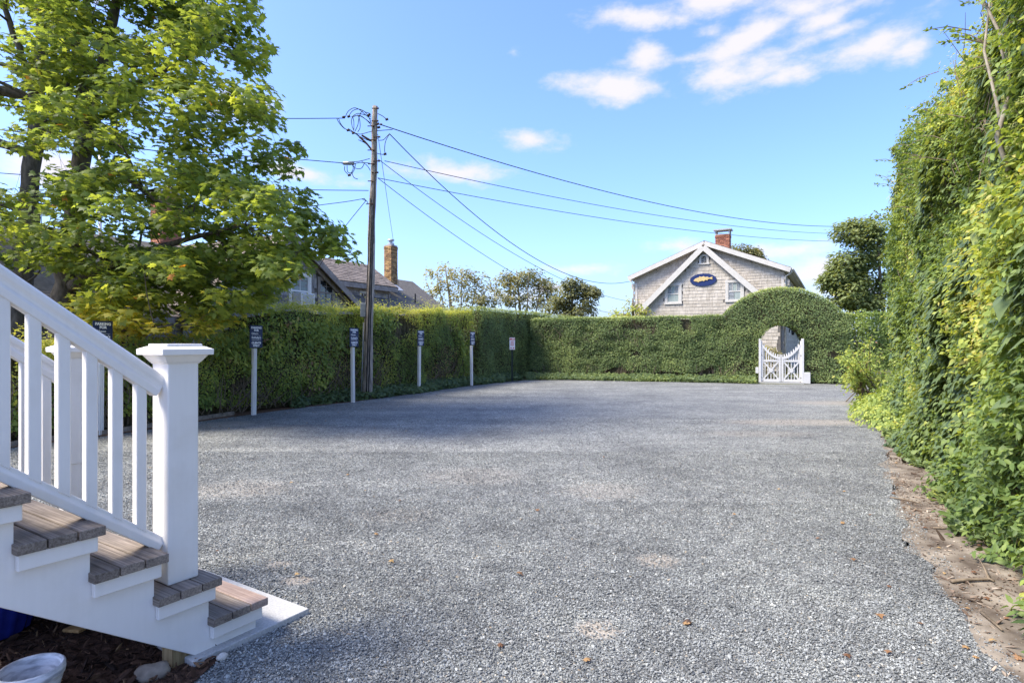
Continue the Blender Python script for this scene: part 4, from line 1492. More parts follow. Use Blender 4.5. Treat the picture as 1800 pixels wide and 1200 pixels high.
def far_tree(label, base_px, d, items, n, per, size, tint0, mat='dry_tree_leaf', bark='pale_branch', fan=(), r=(.25, .6), tmpl=SMALL, majors=14, group=None):
    b = at(base_px, 600, d); b.z = 0
    trunks = []
    top = at(fan[0][0], fan[0][1], d)
    mid = b.lerp(top, .45)
    trunks.append(([b, mid, top], [.16, .11, .03]))
    for px, py in fan[1:]:
        q = at(px, py, d + random.gauss(0, .6))
        trunks.append(([b.lerp(top, random.uniform(.25, .45)), b.lerp(q, .6), q], [.08, .05, .015]))
    return make_tree('tree', label, 'tree', b, trunks, blob_clumps(items, n, r), int(per * .62), tmpl, size, MAT[mat], tint0 + .08, MAT[bark], group, majors=majors, flat=.8, twig_r=.012, limb_r=.05)


far_tree('sparse pale branched tree just right of the ochre chimney beyond the hedge', 808, 38, [(785, 492, 44, 26, 38), (812, 500, 52, 34, 38), (845, 500, 30, 26, 38), (790, 525, 50, 22, 38), (840, 520, 40, 18, 38)], 105, 40, (.16, .26), .52, fan=((782, 466), (748, 492), (812, 470), (842, 484), (858, 500), (770, 500)))
far_tree('tan and green tree standing in the middle behind the back hedge', 922, 40, [(905, 488, 26, 16, 40), (925, 490, 34, 18, 40), (930, 515, 46, 26, 40), (900, 520, 24, 20, 40), (960, 515, 28, 22, 40)], 100, 46, (.17, .28), .42, fan=((908, 474), (930, 474), (955, 490), (900, 500)))
far_tree('dark green leafy tree left of the cream house under the wires', 1012, 37, [(1008, 508, 24, 14, 37), (1015, 530, 36, 24, 37), (985, 540, 26, 18, 37), (1032, 520, 20, 14, 37), (1000, 550, 40, 12, 37)], 90, 60, (.17, .28), .24, fan=((1004, 498), (1030, 512), (985, 525), (1040, 530)), bark='twig')
far_tree('yellowing bush against the left corner of the cream house', 1115, 29.5, [(1112, 540, 16, 16, 29.5), (1090, 552, 22, 10, 29.5), (1125, 545, 14, 18, 29.5), (1080, 560, 16, 8, 29.5)], 44, 34, (.12, .2), .74, fan=((1112, 524), (1095, 545), (1128, 532)), mat='privet_leaf', r=(.25, .42), bark='twig', majors=8)
far_tree('round green tree rising over the right end of the back hedge', 1560, 33, [(1510, 410, 34, 22, 33), (1545, 440, 70, 50, 33), (1500, 470, 38, 26, 33), (1530, 510, 50, 28, 33), (1480, 490, 22, 12, 33), (1570, 420, 60, 50, 34), (1620, 450, 60, 60, 34), (1475, 495, 26, 14, 33), (1500, 530, 40, 14, 33)], 300, 70, (.17, .28), .40, fan=((1540, 400), (1490, 440), (1470, 490), (1580, 390), (1620, 420), (1505, 400)), r=(.3, .7), bark='twig', majors=24, mat='green_tree_leaf')
far_tree('tree crown showing above the roof right of the brick chimney', 1300, 46, [(1300, 440, 20, 10, 46), (1328, 446, 14, 7, 46), (1310, 452, 30, 10, 46)], 34, 46, (.2, .3), .45, fan=((1300, 432), (1335, 440), (1285, 440)), r=(.4, .6), bark='twig', majors=8)


# ================================================================== HOUSES
def shingles(mb, o, ax, n, w, h, course, wid, inside, proud=.016, skip=None):
    """Courses of separate wedge-shaped shingles on the plane o, ax, up (n is outward)."""
    o, ax, n = Vector(o), Vector(ax), Vector(n)
    z = 0.0
    while z < h:
        s = -random.uniform(0, wid[1])
        base = random.uniform(.3, .7)
        while s < w:
            ww = random.uniform(*wid)
            a, b = s + .003, s + ww - .003
            ca, cb = (a + b) / 2, z + course / 2
            if inside(ca, cb) and not (skip and skip(ca, cb)):
                mb.tint = min(1, max(0, base + random.gauss(0, .22)))
                pr = proud * random.uniform(.7, 1.3)
                zb = z + random.uniform(-.004, .004)
                p = [o + ax * q + UP * zz + n * oo for q, zz, oo in ((a, zb, pr), (b, zb, pr), (b, z + course + .01, .004), (a, z + course + .01, .004), (a, zb, 0), (b, zb, 0))]
                mb.add(p, [(0, 1, 2, 3), (4, 5, 1, 0), (4, 0, 3), (5, 2, 1)])
            s += ww
        z += course


def roof_shingles(mb, e0, e1, r0, r1, course=.14, wid=(.18, .34), proud=.014):
    """Courses from the eave e0-e1 up to the ridge r0-r1."""
    e0, e1, r0, r1 = map(Vector, (e0, e1, r0, r1))
    nrm = (e1 - e0).cross(r0 - e0).normalized()
    if nrm.z < 0:
        nrm = -nrm
    k = max(1, int((r0 - e0).length / course))
    for i in range(k):
        a0, b0 = e0.lerp(r0, i / k), e1.lerp(r1, i / k)
        a1, b1 = e0.lerp(r0, min(1, (i + 1.1) / k)), e1.lerp(r1, min(1, (i + 1.1) / k))
        ln = (b0 - a0).length
        s = 0.0
        base = random.uniform(.35, .65)
        while s < ln:
            w = min(random.uniform(*wid), ln - s)
            f, g = s / ln, (s + w - .004) / ln
            mb.tint = min(1, max(0, base + random.gauss(0, .2)))
            pr = nrm * proud * random.uniform(.8, 1.5)
            p = [a0.lerp(b0, f) + pr, a0.lerp(b0, g) + pr, a1.lerp(b1, g) + nrm * .003, a1.lerp(b1, f) + nrm * .003, a0.lerp(b0, f), a0.lerp(b0, g)]
            mb.add(p, [(0, 1, 2, 3), (4, 5, 1, 0), (4, 0, 3), (5, 2, 1)])
            s += w


def slab(mb, a, b, c, d, t=.10):
    """Thick roof board through four corners, thickness downwards along its normal."""
    a, b, c, d = map(Vector, (a, b, c, d))
    n = (b - a).cross(d - a).normalized()
    if n.z < 0:
        n = -n
    mb.hexa([a - n * t, b - n * t, c - n * t, d - n * t, a - n * .004, b - n * .004, c - n * .004, d - n * .004])


def brick_stack(parent, c, ax, w, dp, z0, z1, mat, course=.075):
    """Chimney shaft laid in separate bricks over a mortar core."""
    ax = Vector(ax).normalized(); ay = Vector((-ax.y, ax.x, 0)); c = Vector((c[0], c[1], 0))
    core = MB(); core.box(c + UP * (z0 + z1) / 2, w - .02, dp - .02, z1 - z0, ax, ay)
    core.build('mortar_core', MAT['mortar'], parent)
    mb = MB()
    k = int((z1 - z0) / course)
    for i in range(k):
        z = z0 + (i + .5) * course
        grow = .02 if i >= k - 2 else 0.0
        for fx, ln, dep, n_, t_ in ((1, w, dp, ay, ax), (-1, w, dp, -ay, -ax), (2, dp, w, ax, -ay), (-2, dp, w, -ax, ay)):
            s = -ln / 2 - (.10 if i % 2 else 0)
            while s < ln / 2 - .01:
                a, b = max(s, -ln / 2 + .001), min(s + .20, ln / 2 - .001)
                if b - a > .03:
                    mb.tint = random.random()
                    mb.box(c + t_ * (a + b) / 2 + n_ * (dep / 2 - .02 + grow + random.uniform(-.003, .003)) + UP * z, b - a - .012, .05, course - .014, t_, n_)
                s += .20
    mb.build('bricks', mat, parent, kind='stuff', fix=False)


def window(parent, o, ax, n, w, h, mats, trim=.10, bars=(1, 1), frame_mat='trim', sill=True, rails=True, shutters=False, curtain=False):
    """Sash window: o is the lower left corner of the glass opening on the wall face."""
    o, ax, n = Vector(o), Vector(ax), Vector(n)
    m = MB()
    ext = .035
    def bx(x0, x1, z0, z1, d0, d1, b=m):
        b.box(o + ax * (x0 + x1) / 2 + UP * (z0 + z1) / 2 + n * (d0 + d1) / 2, x1 - x0, d1 - d0, z1 - z0, ax, n)
    bx(-trim, 0, 0, h, -.03, ext); bx(w, w + trim, 0, h, -.03, ext)
    bx(-trim - .01, w + trim + .01, h, h + trim, -.03, ext + .006)
    bx(-trim - .02, w + trim + .02, -trim * .7, 0, -.03, ext + .02)
    win = m.build('window', MAT[frame_mat], parent)
    g = MB(); g.box(o + ax * w / 2 + UP * h / 2 - n * .012, w, .008, h, ax, n)
    g.build('pane', MAT['glass'], win)
    s = MB()
    fw = .035
    for (x0, x1, z0, z1) in ((0, fw, 0, h), (w - fw, w, 0, h), (fw, w - fw, 0, fw), (fw, w - fw, h - fw, h), (fw, w - fw, h / 2 - .025, h / 2 + .025)):
        bx(x0, x1, z0, z1, -.006, .016, s)
    for i in range(bars[0]):
        x = w * (i + 1) / (bars[0] + 1)
        bx(x - .009, x + .009, h / 2 + .025, h - fw, -.006, .012, s)
        if bars[1] > 1:
            bx(x - .009, x + .009, fw, h / 2 - .025, -.006, .012, s)
    if bars[1] > 1:
        for z in (h * .27, h * .75):
            bx(fw, w - fw, z - .009, z + .009, -.006, .011, s)
    s.build('sash', MAT[frame_mat], win)
    if shutters:
        for x0, x1, z0, z1 in shutters:
            z = z0
            while z < z1:
                q = MB(); q.box(o + ax * (x0 + x1) / 2 + UP * z - n * .005, x1 - x0, .006, .032, ax, n)
                q.build('slat', MAT['blind'], win)
                z += .062
    if curtain:
        for x0, x1, z0, z1 in curtain:
            q = MB(); q.box(o + ax * (x0 + x1) / 2 + UP * (z0 + z1) / 2 - n * .0065, x1 - x0, .002, z1 - z0, ax, n)
            q.build('curtain', MAT['curtain'], win)
    return win


# ---- cream house behind the arch: gable front, steeper gable in front of it
HA = R(29)
hu = Vector((math.sin(HA), math.cos(HA), 0)); hv = Vector((hu.y, -hu.x, 0))      # hu away from us, hv along the front to the right
HR = Vector((12.95, 28.0, 0))                                                     # front right corner
HW = 7.25


def H(s, z, o=0.0):
    """s: metres left of the right corner, o: out of the front towards us."""
    return HR - hv * s + UP * z - hu * o


h_eave, h_ridge, h_mid = 5.03, 6.48, 3.62
fz = lambda s: h_ridge - abs(s - h_mid) * (h_ridge - h_eave) / h_mid
house = thing('shingled_house', 'pale shingled two storey house with white trim and a navy fish plaque behind the arch', 'house', HR)
mb = MB()
poly = [(0, 0), (HW, 0), (HW, h_eave), (h_mid, h_ridge - .02), (0, h_eave)]
mb.prism(poly, HR, -hv, UP, hu * 11)
mb.build('wall', MAT['sheathing'], house)
sg = (3.62, 6.33, 0.96)                      # steep gable: middle, peak height, slope
gz = lambda s: sg[1] - abs(s - sg[0]) * sg[2]
GO = .34
mb = MB()
pts = [(sg[0] - 5.4, sg[1] - 5.4 * sg[2]), (sg[0] + 5.4, sg[1] - 5.4 * sg[2]), (sg[0], sg[1] - .10)]
lim0, lim1 = .12, HW + .0
poly = [(lim0, 0), (HW, 0), (HW, gz(HW) - .05), (sg[0], sg[1] - .05), (lim0, gz(lim0) - .05)]
mb.prism(poly, H(0, 0, 0), -hv, UP, -hu * GO)
mb.build('gable_wall', MAT['sheathing'], house)
win_l = (5.45, 3.50); win_r = (2.47, 3.52)
ww, wh = .60, .86
def in_win(s, z, pad=.10):
    for a, b in (win_l, win_r):
        if a - ww - pad < s < a + pad and b - pad < z < b + wh + pad:
            return True
    return abs(s - 3.64) < .24 and 5.32 < z < 5.86
mb = MB()
# upper wall behind the steep gable
shingles(mb, H(HW, 2.0), hv, -hu, HW, 4.6, .135, (.12, .26), lambda q, z: (z + 2.0 < fz(HW - q) - .16) and (z + 2.0 > gz(HW - q) - .25))
shingles(mb, H(HW, 0.1, GO), hv, -hu, HW, 6.0, .165, (.12, .30), lambda q, z: z + .1 < gz(HW - q) - .22 and HW - q > .2, skip=lambda q, z: in_win(HW - q, z + .1))
# right side wall
shingles(mb, HR + hv * .002, hu, hv, 11, 4.9, .14, (.12, .26), lambda q, z: z < 4.8)
mb.build('shingles', MAT['shingle_tan'], house, kind='stuff', fix=False)
# corner boards, frieze
for c_, w_, d_ in ((H(.055, 2.3, .012), .13, .06), (HR + hv * .02 + hu * .10 + UP * 2.3, .05, .14), (H(HW - .06, 2.3, .012), .13, .06)):
    mb = MB(); mb.box(c_, w_, d_, 4.6, hv, hu)
    mb.build('corner_board', MAT['trim'], house)
# main roof
rf = MB()
ov = .30
for sgn, far in ((1, HW + ov), (-1, -ov)):
    e = H(far, fz(far) + .07, ov); r = H(h_mid, h_ridge + .07, ov)
    slab(rf, e, r, r + hu * 11.7, e + hu * 11.7, .10)
roof = rf.build('roof', MAT['roof'], house)
rs = MB()
for far in (HW + ov, -ov):
    e = H(far, fz(far) + .075, ov); r = H(h_mid, h_ridge + .075, ov)
    roof_shingles(rs, e, e + hu * 11.7, r, r + hu * 11.7, .2, (.3, .6))
rs.build('roof_shingles', MAT['roof'], roof, kind='stuff', fix=False)
rk = MB()
for far in (HW + ov, -ov):
    a = H(far, fz(far) - .06, ov + .02); b = H(h_mid, h_ridge - .06, ov + .02)
    rk.bar(a, b, .05, .22, UP)
    a2 = H(far, fz(far) - .13, .03); b2 = H(h_mid, h_ridge - .13, .03)
    rk.bar(a2, b2, .05, .12, UP)
rk.build('rake_board', MAT['trim'], house)
# soffit + gutter along the right eave
gt = MB()
gt.box(H(-ov / 2, fz(-ov) - .06) + hu * 5.4, ov, 11.4, .02, hv, hu)
gt.box(H(-ov - .03, fz(-ov) - .02) + hu * 5.5, .03, 11.6, .18, hv, hu)
gt.build('eave_board', MAT['trim'], house)
gu = MB()
gu.tube([H(-ov - .09, fz(-ov) - .03, .28), H(-ov - .09, fz(-ov) - .03, -11.3)], .055, 8)
gu.tube([H(-ov - .09, fz(-ov) - .06, .2), H(-ov + .02, fz(-ov) - .2, .2), H(-.06, fz(-ov) - .34, .08), H(-.06, 3.0, .08), H(-.06, 0.1, .08)], .034, 8)
gu.tube([H(HW + ov + .02, fz(-ov) - .08, .15), H(HW + .08, fz(-ov) - .34, .08), H(HW + .07, 0.1, .08)], .03, 8)
gu.build('gutter', MAT['trim'], house, True)
# steep gable roof and rake boards
sr = MB()
for far in (-1.0, HW + .65):
    e = H(far, gz(far) + .04, GO + .22); r = H(sg[0], sg[1] + .04, GO + .22)
    slab(sr, e, r, r + hu * .52, e + hu * .52, .06)
sr.build('gable_roof', MAT['roof'], house)
rk = MB()
for far in (-1.0, HW + .65):
    a = H(far, gz(far) - .14, GO + .235); b = H(sg[0], sg[1] - .14, GO + .235)
    rk.bar(a, b, .04, .26, UP)
    a = H(far, gz(far) - .22, GO + .05); b = H(sg[0], sg[1] - .22, GO + .05)
    rk.bar(a, b, .05, .12, UP)
rk.build('rake_board', MAT['trim'], house)
# windows
for a, b in (win_l, win_r):
    left = a is win_l[0]
    sh = [(.04, .19, .47, .82), (.40, .56, .47, .82)] + ([] if left else [(.04, .28, .06, .42)])
    cu = [(.20, .39, .46, .83)] + ([(.03, .57, .03, .42)] if left else [(.29, .57, .03, .42)])
    window(house, H(a, b, GO + .012), hv, -hu, ww, wh, None, .13, (2, 1), shutters=sh, curtain=cu)
# small arched window
m = MB()
aw, az0 = .19, 5.42
def arch_poly(r, n=12):
    return [(-r, 0)] + [(r * math.cos(math.pi - math.pi * i / n), .22 + r * math.sin(math.pi * i / n)) for i in range(n + 1)] + [(r, 0)]
outer, inner = arch_poly(.23), arch_poly(.125)
o = H(3.62, az0, GO + .0)
vs, fs = [], []
for dpt in (.05, 0):
    for pl in (outer, inner):
        vs += [o + hv * x + UP * z - hu * dpt for x, z in pl]
k = len(outer)
for i in range(k - 1):
    fs += [(i, i + 1, k + i + 1, k + i), (i + 1, i, 2 * k + i, 2 * k + i + 1), (k + i, k + i + 1, 3 * k + i + 1, 3 * k + i)]
m.add(vs, fs)
m.box(H(3.62, az0 - .035, GO + .03), .54, .07, .07, hv, hu)
w = m.build('window', MAT['trim'], house, label='small round topped gable window')
g = MB(); g.prism(arch_poly(.13), H(3.62, az0, GO + .004), hv, UP, -hu * .006); g.build('pane', MAT['glass'], w)
s = MB()
for dx in (-.042, .042):
    s.box(H(3.62 - dx, az0 + .14, GO + .02), .016, .014, .28, hv, hu)
for dz in (.08, .17, .25):
    s.box(H(3.62, az0 + dz, GO + .022), .24, .013, .014, hv, hu)
s.build('sash', MAT['trim'], w)
# porch lamp and side window
lm = MB()
lp = HR + hu * 1.35 + hv * .14
lm.box(lp + UP * 2.02, .10, .05, .16, hu, hv)
lm.bar(lp + UP * 2.06, lp + hv * .14 + UP * 2.16, .02, .02)
lm.lathe([(.0, .16), (.05, .12), (.085, .0), (.065, -.16), (.0, -.2)], lp + hv * .16 + UP * 2.0, 8)
lm.build('wall_lantern', MAT['iron'], house)
window(house, HR + hu * 2.2 + UP * 3.55 + hv * .012, hu, hv, .6, .8, None, .1, (1, 1))
window(house, HR + hu * 4.2 + UP * 3.55 + hv * .012, hu, hv, .6, .8, None, .1, (1, 1))
# chimney
cc = H(3.45, 0, -4.2)
brick_stack(roof, cc, hv, .76, .55, 5.4, 7.55, MAT['brick'])
cp = MB()
for dx in (-.36, .36):
    for dy in (-.22, .22):
        cp.box(cc + hv * dx + hu * dy + UP * 7.66, .07, .07, .2, hv, hu)
cp.box(cc + UP * 7.79, .96, .7, .07, hv, hu)
cp.build('chimney_cap', MAT['grey_metal'], roof)
# plaque with the fish
pq = thing('fish_plaque', 'navy oval plaque with a carved golden fish on the cream gable', 'plaque', H(3.66, 4.58, GO + .02))
ob = MB()
ang = [2 * math.pi * i / 40 for i in range(40)]
ob.prism([(.64 * math.cos(a), .315 * math.sin(a)) for a in ang], H(3.66, 4.58, GO + .018), hv, UP, -hu * .035)
MAT['plaque_blue'] = noisy('plaque_blue', (0.012, 0.026, 0.10), (0.02, 0.036, 0.13), 9, 0.4, 0)
ob.build('board', MAT['plaque_blue'], pq)
fish = [(-.46, -.01), (-.40, .05), (-.30, .10), (-.20, .13), (-.17, .19), (-.12, .15), (-.04, .14), (.0, .175), (.06, .17), (.11, .13), (.16, .12), (.20, .145), (.25, .12), (.31, .08), (.40, .12), (.47, .13), (.45, .06), (.47, -.01), (.38, .01), (.31, .03), (.24, .0), (.22, -.05), (.14, -.02), (.09, -.04), (.05, -.09), (-.02, -.05), (-.14, -.08), (-.20, -.09), (-.23, -.14), (-.26, -.09), (-.36, -.07), (-.44, -.05)]
fb = MB(); fb.prism(fish, H(3.66, 4.58, GO + .053), hv, UP, -hu * .03)
bevel(fb.build('fish', MAT['gold'], pq), .012, 2)

# ---- hydrangea behind the gate
c = Vector((10.55, 24.2, 0))
mound('garden_shrub', 'low tawny garden shrub seen through the arch above the gate', 'shrub', (c.x, c.y, 0), .95, .8, 1.35, 2200, (.08, .13), MAT['dry_tree_leaf'], PRIVET, .62)

# ---- grey house behind the left hedge
LU = Vector((math.sin(R(27)), math.cos(R(27)), 0)); LV = Vector((LU.y, -LU.x, 0))
L0 = Vector((-4.37, 15.06, 0))


def A(t_, o, z=0.0):
    """t along the lot, o metres back from the hedge face."""
    return L0 + LU * t_ - LV * o + UP * z


left = thing('grey_shingled_house', 'weathered grey shingle house with brown roofs and an ochre chimney beyond the left hedge', 'house', A(0, 5))
# long low body and roofs
mb = MB()
mb.prism([(0, 0), (0, 2.3), (3.2, 4.55), (6.4, 2.3), (6.4, 0)], A(-13, 4.2), -LV, UP, LU * 26)
mb.build('wall', MAT['sheathing'], left)
tilt = 2.25 / 3.2
rb = MB(); rsh = MB()
def roof_run(t0, t1, oe, ze, orr, zr, both=True, crs=.15):
    slab(rb, A(t0, oe, ze), A(t1, oe, ze), A(t1, orr, zr), A(t0, orr, zr), .09)
    roof_shingles(rsh, A(t0, oe, ze + .004), A(t1, oe, ze + .004), A(t0, orr, zr + .004), A(t1, orr, zr + .004), crs, (.16, .34))
    if both:
        slab(rb, A(t0, 2 * orr - oe, ze), A(t1, 2 * orr - oe, ze), A(t1, orr, zr), A(t0, orr, zr), .09)
roof_run(-14, .2, 3.85, 2.12, 7.2, 4.15)              # wing at the left
roof_run(4.2, 13.1, 4.75, 2.22, 7.0, 4.17)              # main slope running right from the gable
# gable that faces us
gp, gpz, gsl = 1.9, 4.86, .685
gl = lambda q: gpz - abs(q - gp) * gsl
mb = MB()
mb.prism([(-1.4, 0), (5.2, 0), (5.2, gl(5.2) - .05), (gp, gpz - .05), (-1.4, gl(-1.4) - .05)], A(0, 4.0), LU, UP, -LV * 6)
mb.build('gable_wall', MAT['sheathing'], left)
for far in (5.55, -1.75):
    slab(rb, A(far, 3.7, gl(far) + .05), A(gp, 3.7, gpz + .05), A(gp, 10.5, gpz + .05), A(far, 10.5, gl(far) + .05), .09)
    roof_shingles(rsh, A(far, 3.7, gl(far) + .055), A(far, 10.5, gl(far) + .055), A(gp, 3.7, gpz + .055), A(gp, 10.5, gpz + .055), .16, (.2, .4))
lroof = rb.build('roof', MAT['roof'], left)
rk = MB()
for far in (5.55, -1.75):
    rk.bar(A(far, 3.68, gl(far) - .07), A(gp, 3.68, gpz - .07), .05, .20, UP)
    rk.bar(A(far, 3.9, gl(far) - .20), A(gp, 3.9, gpz - .20), .06, .13, UP)
rk.box(A(-8.0, 3.86, 2.03), 12.2, .05, .16, LU, LV)
rk.box(A(-8.0, 4.12, 1.9), 12.0, .08, .12, LU, LV)
rk.build('rake_board', MAT['wood_trim'], left)
# shed dormer
mb = MB()
mb.prism([(5.75, 2.7), (5.75, 3.93), (7.0, 4.80), (7.6, 4.4), (7.6, 2.7)], A(6.15, 0), -LV, UP, LU * 2.85)
mb.build('dormer_wall', MAT['sheathing'], left)
d2 = MB()
slab(d2, A(5.7, 5.45, 3.86), A(9.25, 5.45, 3.86), A(9.25, 7.0, 4.92), A(5.7, 7.0, 4.92), .09)
dr = d2.build('dormer_roof', MAT['roof'], left)
roof_shingles(rsh, A(5.7, 5.45, 3.87), A(9.25, 5.45, 3.87), A(5.7, 7.0, 4.93), A(9.25, 7.0, 4.93), .14, (.16, .34))
rsh.build('roof_shingles', MAT['roof'], lroof, kind='stuff', fix=False)
ft = MB()
ft.box(A(7.48, 5.47, 3.74), 3.6, .05, .19, LU, LV)
ft.box(A(7.6, 5.70, 3.62), 2.8, .05, .10, LU, LV)
ft.bar(A(9.27, 5.45, 3.77), A(9.27, 7.0, 4.83), .05, .17, UP)
ft.box(A(9.0, 5.73, 3.3), .07, .07, .7, LU, LV)
ft.box(A(7.6, 5.70, 2.97), 2.9, .07, .10, LU, LV)
ft.build('dormer_trim', MAT['wood_trim'], left)
wins = [(2.18, 2.72, .52, .62), (3.22, 2.72, .62, .86), (-2.2, 1.2, 1.0, 1.1)]
mb = MB()
shingles(mb, A(-1.4, 3.995, 0.8), LU, LV, 6.6, 4.2, .165, (.09, .2), lambda q, z: z + .8 < gl(q - 1.4) - .22, .02,
         skip=lambda q, z: any(a - .16 < q - 1.4 < a + w_ + .16 and b - .12 < z + .8 < b + h_ + .12 for a, b, w_, h_ in wins[1:2]))
shingles(mb, A(-13, 4.18, 0.6), LU, LV, 11.6, 1.4, .165, (.09, .2), lambda q, z: True, .02)
shingles(mb, A(6.15, 5.745, 3.02), LU, LV, 2.85, .8, .115, (.09, .17), lambda q, z: not (1.0 < q < 1.75), .018)
mb.build('shingles', MAT['shingle_grey'], left, kind='stuff', fix=False)
w = window(left, A(3.22, 3.99, 2.72), LU, LV, .62, .86, None, .09, (1, 2), 'wood_trim')
w = window(left, A(7.22, 5.74, 3.18), LU, LV, .5, .34, None, .06, (2, 1), 'trim')
w = window(left, A(-3.6, 4.15, .9), LU, LV, 1.0, .9, None, .1, (2, 2), 'wood_trim')
# window with an air conditioner in its lower half
w = window(left, A(2.0, 3.975, 2.62), LU, LV, .72, 1.0, None, .10, (1, 1), 'white', curtain=[(.04, .68, .52, .96)])
ac = MB()
ac.box(A(2.36, 3.82, 2.84), .58, .42, .40, LU, LV)
a = bevel(ac.build('air_conditioner', MAT['sign_white'], w), .02)
gr = MB()
for i in range(9):
    gr.box(A(2.36, 3.6, 2.68 + i * .04), .46, .012, .014, LU, LV)
gr.build('grille', MAT['grey_metal'], w)
# chimneys, flashing, vent
cc = at(687, 500, 27.0); cc.z = 0
brick_stack(lroof, cc, LU, .46, .42, 3.6, 5.9, MAT['brick_old'], .07)
k = MB(); k.lathe([(.16, 5.88), (.16, 5.98), (.09, 6.0), (.09, 6.12), (.17, 6.13), (.15, 6.17), (0, 6.18)], cc, 12); k.build('chimney_cap', MAT['lead'], lroof)
k = MB(); k.box(cc + Vector((.32, -.5, 3.92)), .62, .5, .05, LU, (LV - UP * .7).normalized(), (UP + LV * .7).normalized()); k.build('flashing', MAT['lead'], lroof)
vp = at(730, 537, 27.2)
k = MB(); k.tube([vp, vp + UP * .55], .03, 8); k.box(vp + UP * .02, .22, .2, .04, LU, LV); k.build('vent_pipe', MAT['iron'], lroof)
cc2 = at(292, 352, 21.5); cc2.z = 0
brick_stack(lroof, cc2, LU, .8, .6, 2.6, 6.85, MAT['brick'])
k = MB(); k.box(cc2 + UP * 6.88, .9, .7, .06, LU, LV); k.build('chimney_cap', MAT['mortar'], lroof)
mast = at(176, 470, 22.0); mast.z = 0
k = MB(); k.tube([mast, mast + UP * 8.6], [.07, .05], 10)
k.lathe([(.0, 8.74), (.07, 8.70), (.08, 8.64), (.05, 8.58), (.05, 8.55)], (mast.x, mast.y, 0), 10)
tag(k.build('flagpole', MAT['white'], None, True, origin=tuple(mast)), 'thin white pole standing behind the maple trunks', 'flagpole')


# ================================================================== STAIRCASE
RISE, RUN, NT = .188, .248, 7
stairs = thing('staircase', 'white wooden porch steps with weathered grey treads and white railings at the lower left', 'stairs', S(-.3, -.7))


def step_c(i):
    return -RUN * i, RISE * (i + 1)           # a of the front edge, height of the tread top


W_ST = 1.42
for side in (0, 1):
    b = -.03 if side == 0 else -W_ST
    pts = [(-.04, 0.0)]
    for i in range(NT):
        a, z = step_c(i)
        pts += [(a - .04, z - .042), (a - RUN - .04, z - .042)]
    pts += [(-RUN * NT - .04, RISE * NT - .30), (-.31, 0.0)]
    # outline in (a, z): front bottom, saw-tooth, then the raking underside
    mb = MB()
    mb.prism(pts, S(0, b, .002), SU, UP, -SV * .045)
    me_o = mb.build('stringer', MAT['white'], stairs)
    bevel(me_o, .003, 1)
for i in range(NT):
    a, z = step_c(i)
    # three planks per tread, running across the flight
    dep = .298 / 3
    for k in range(3):
        mb = MB(); mb.tint = min(1, max(0, random.gauss(.55 if not (i == 0 and k == 0) else .5, .22)))
        c0 = a - dep * (k + .5)
        mb.box(S(c0, (-W_ST + .0) / 2 - .01, z - .019), dep - .006, W_ST + .06 + random.uniform(-.004, .006), .038, SU, SV)
        mat = MAT['deck']
        if i == 0 and k == 0:
            mat = MAT['deck_new']
        bevel(mb.build('plank', mat, stairs, label='newer reddish front plank' if i == 0 and k == 0 else None), .003, 2)
    # trim under the tread end and the riser
    mb = MB(); mb.box(S(a - .155, -.012, z - .038 - .033), .262, .028, .062, SU, SV)
    bevel(mb.build('trim_board', MAT['white'], stairs), .003, 1)
    mb = MB(); mb.box(S(a - .047, -W_ST / 2 - .016, z - .118), .016, W_ST - .05, .15, SU, SV)
    mb.build('riser', MAT['white'], stairs)


def newel(a, b, z0, z1, z_skirt=None):
    mb = MB(); w = .142
    mb.box(S(a, b, (z0 + z1) / 2), w, w, z1 - z0, SU, SV)
    nw = bevel(mb.build('newel_post', MAT['white'], stairs), .006, 2)
    cp = MB()
    def ring(h0, w0, h1, w1):
        p = []
        for hh, ww_ in ((h0, w0), (h1, w1)):
            for x, y in ((-1, -1), (1, -1), (1, 1), (-1, 1)):
                p.append(S(a + x * ww_ / 2, b + y * ww_ / 2, hh))
        cp.hexa(p)
    ring(z1 - .062, .146, z1 - .054, .158)
    ring(z1 - .054, .160, z1 - .020, .205)
    ring(z1 - .020, .238, z1 + .008, .240)
    ring(z1 + .0081, .236, z1 + .020, .180)
    ring(z1 + .0201, .168, z1 + .032, .166)
    bevel(cp.build('cap', MAT['white'], nw), .003, 2)
    if z_skirt:
        sk = MB(); sk.box(S(a, b, (z_skirt + z1 - .06) / 2), w + .012, w + .012, z1 - .06 - z_skirt, SU, SV)
        bevel(sk.build('sleeve', MAT['white'], nw), .003, 1)
    return nw


newel(-.378, -.155, .377, 1.457)
newel(-.30, -1.40, .10, 1.457, .78)


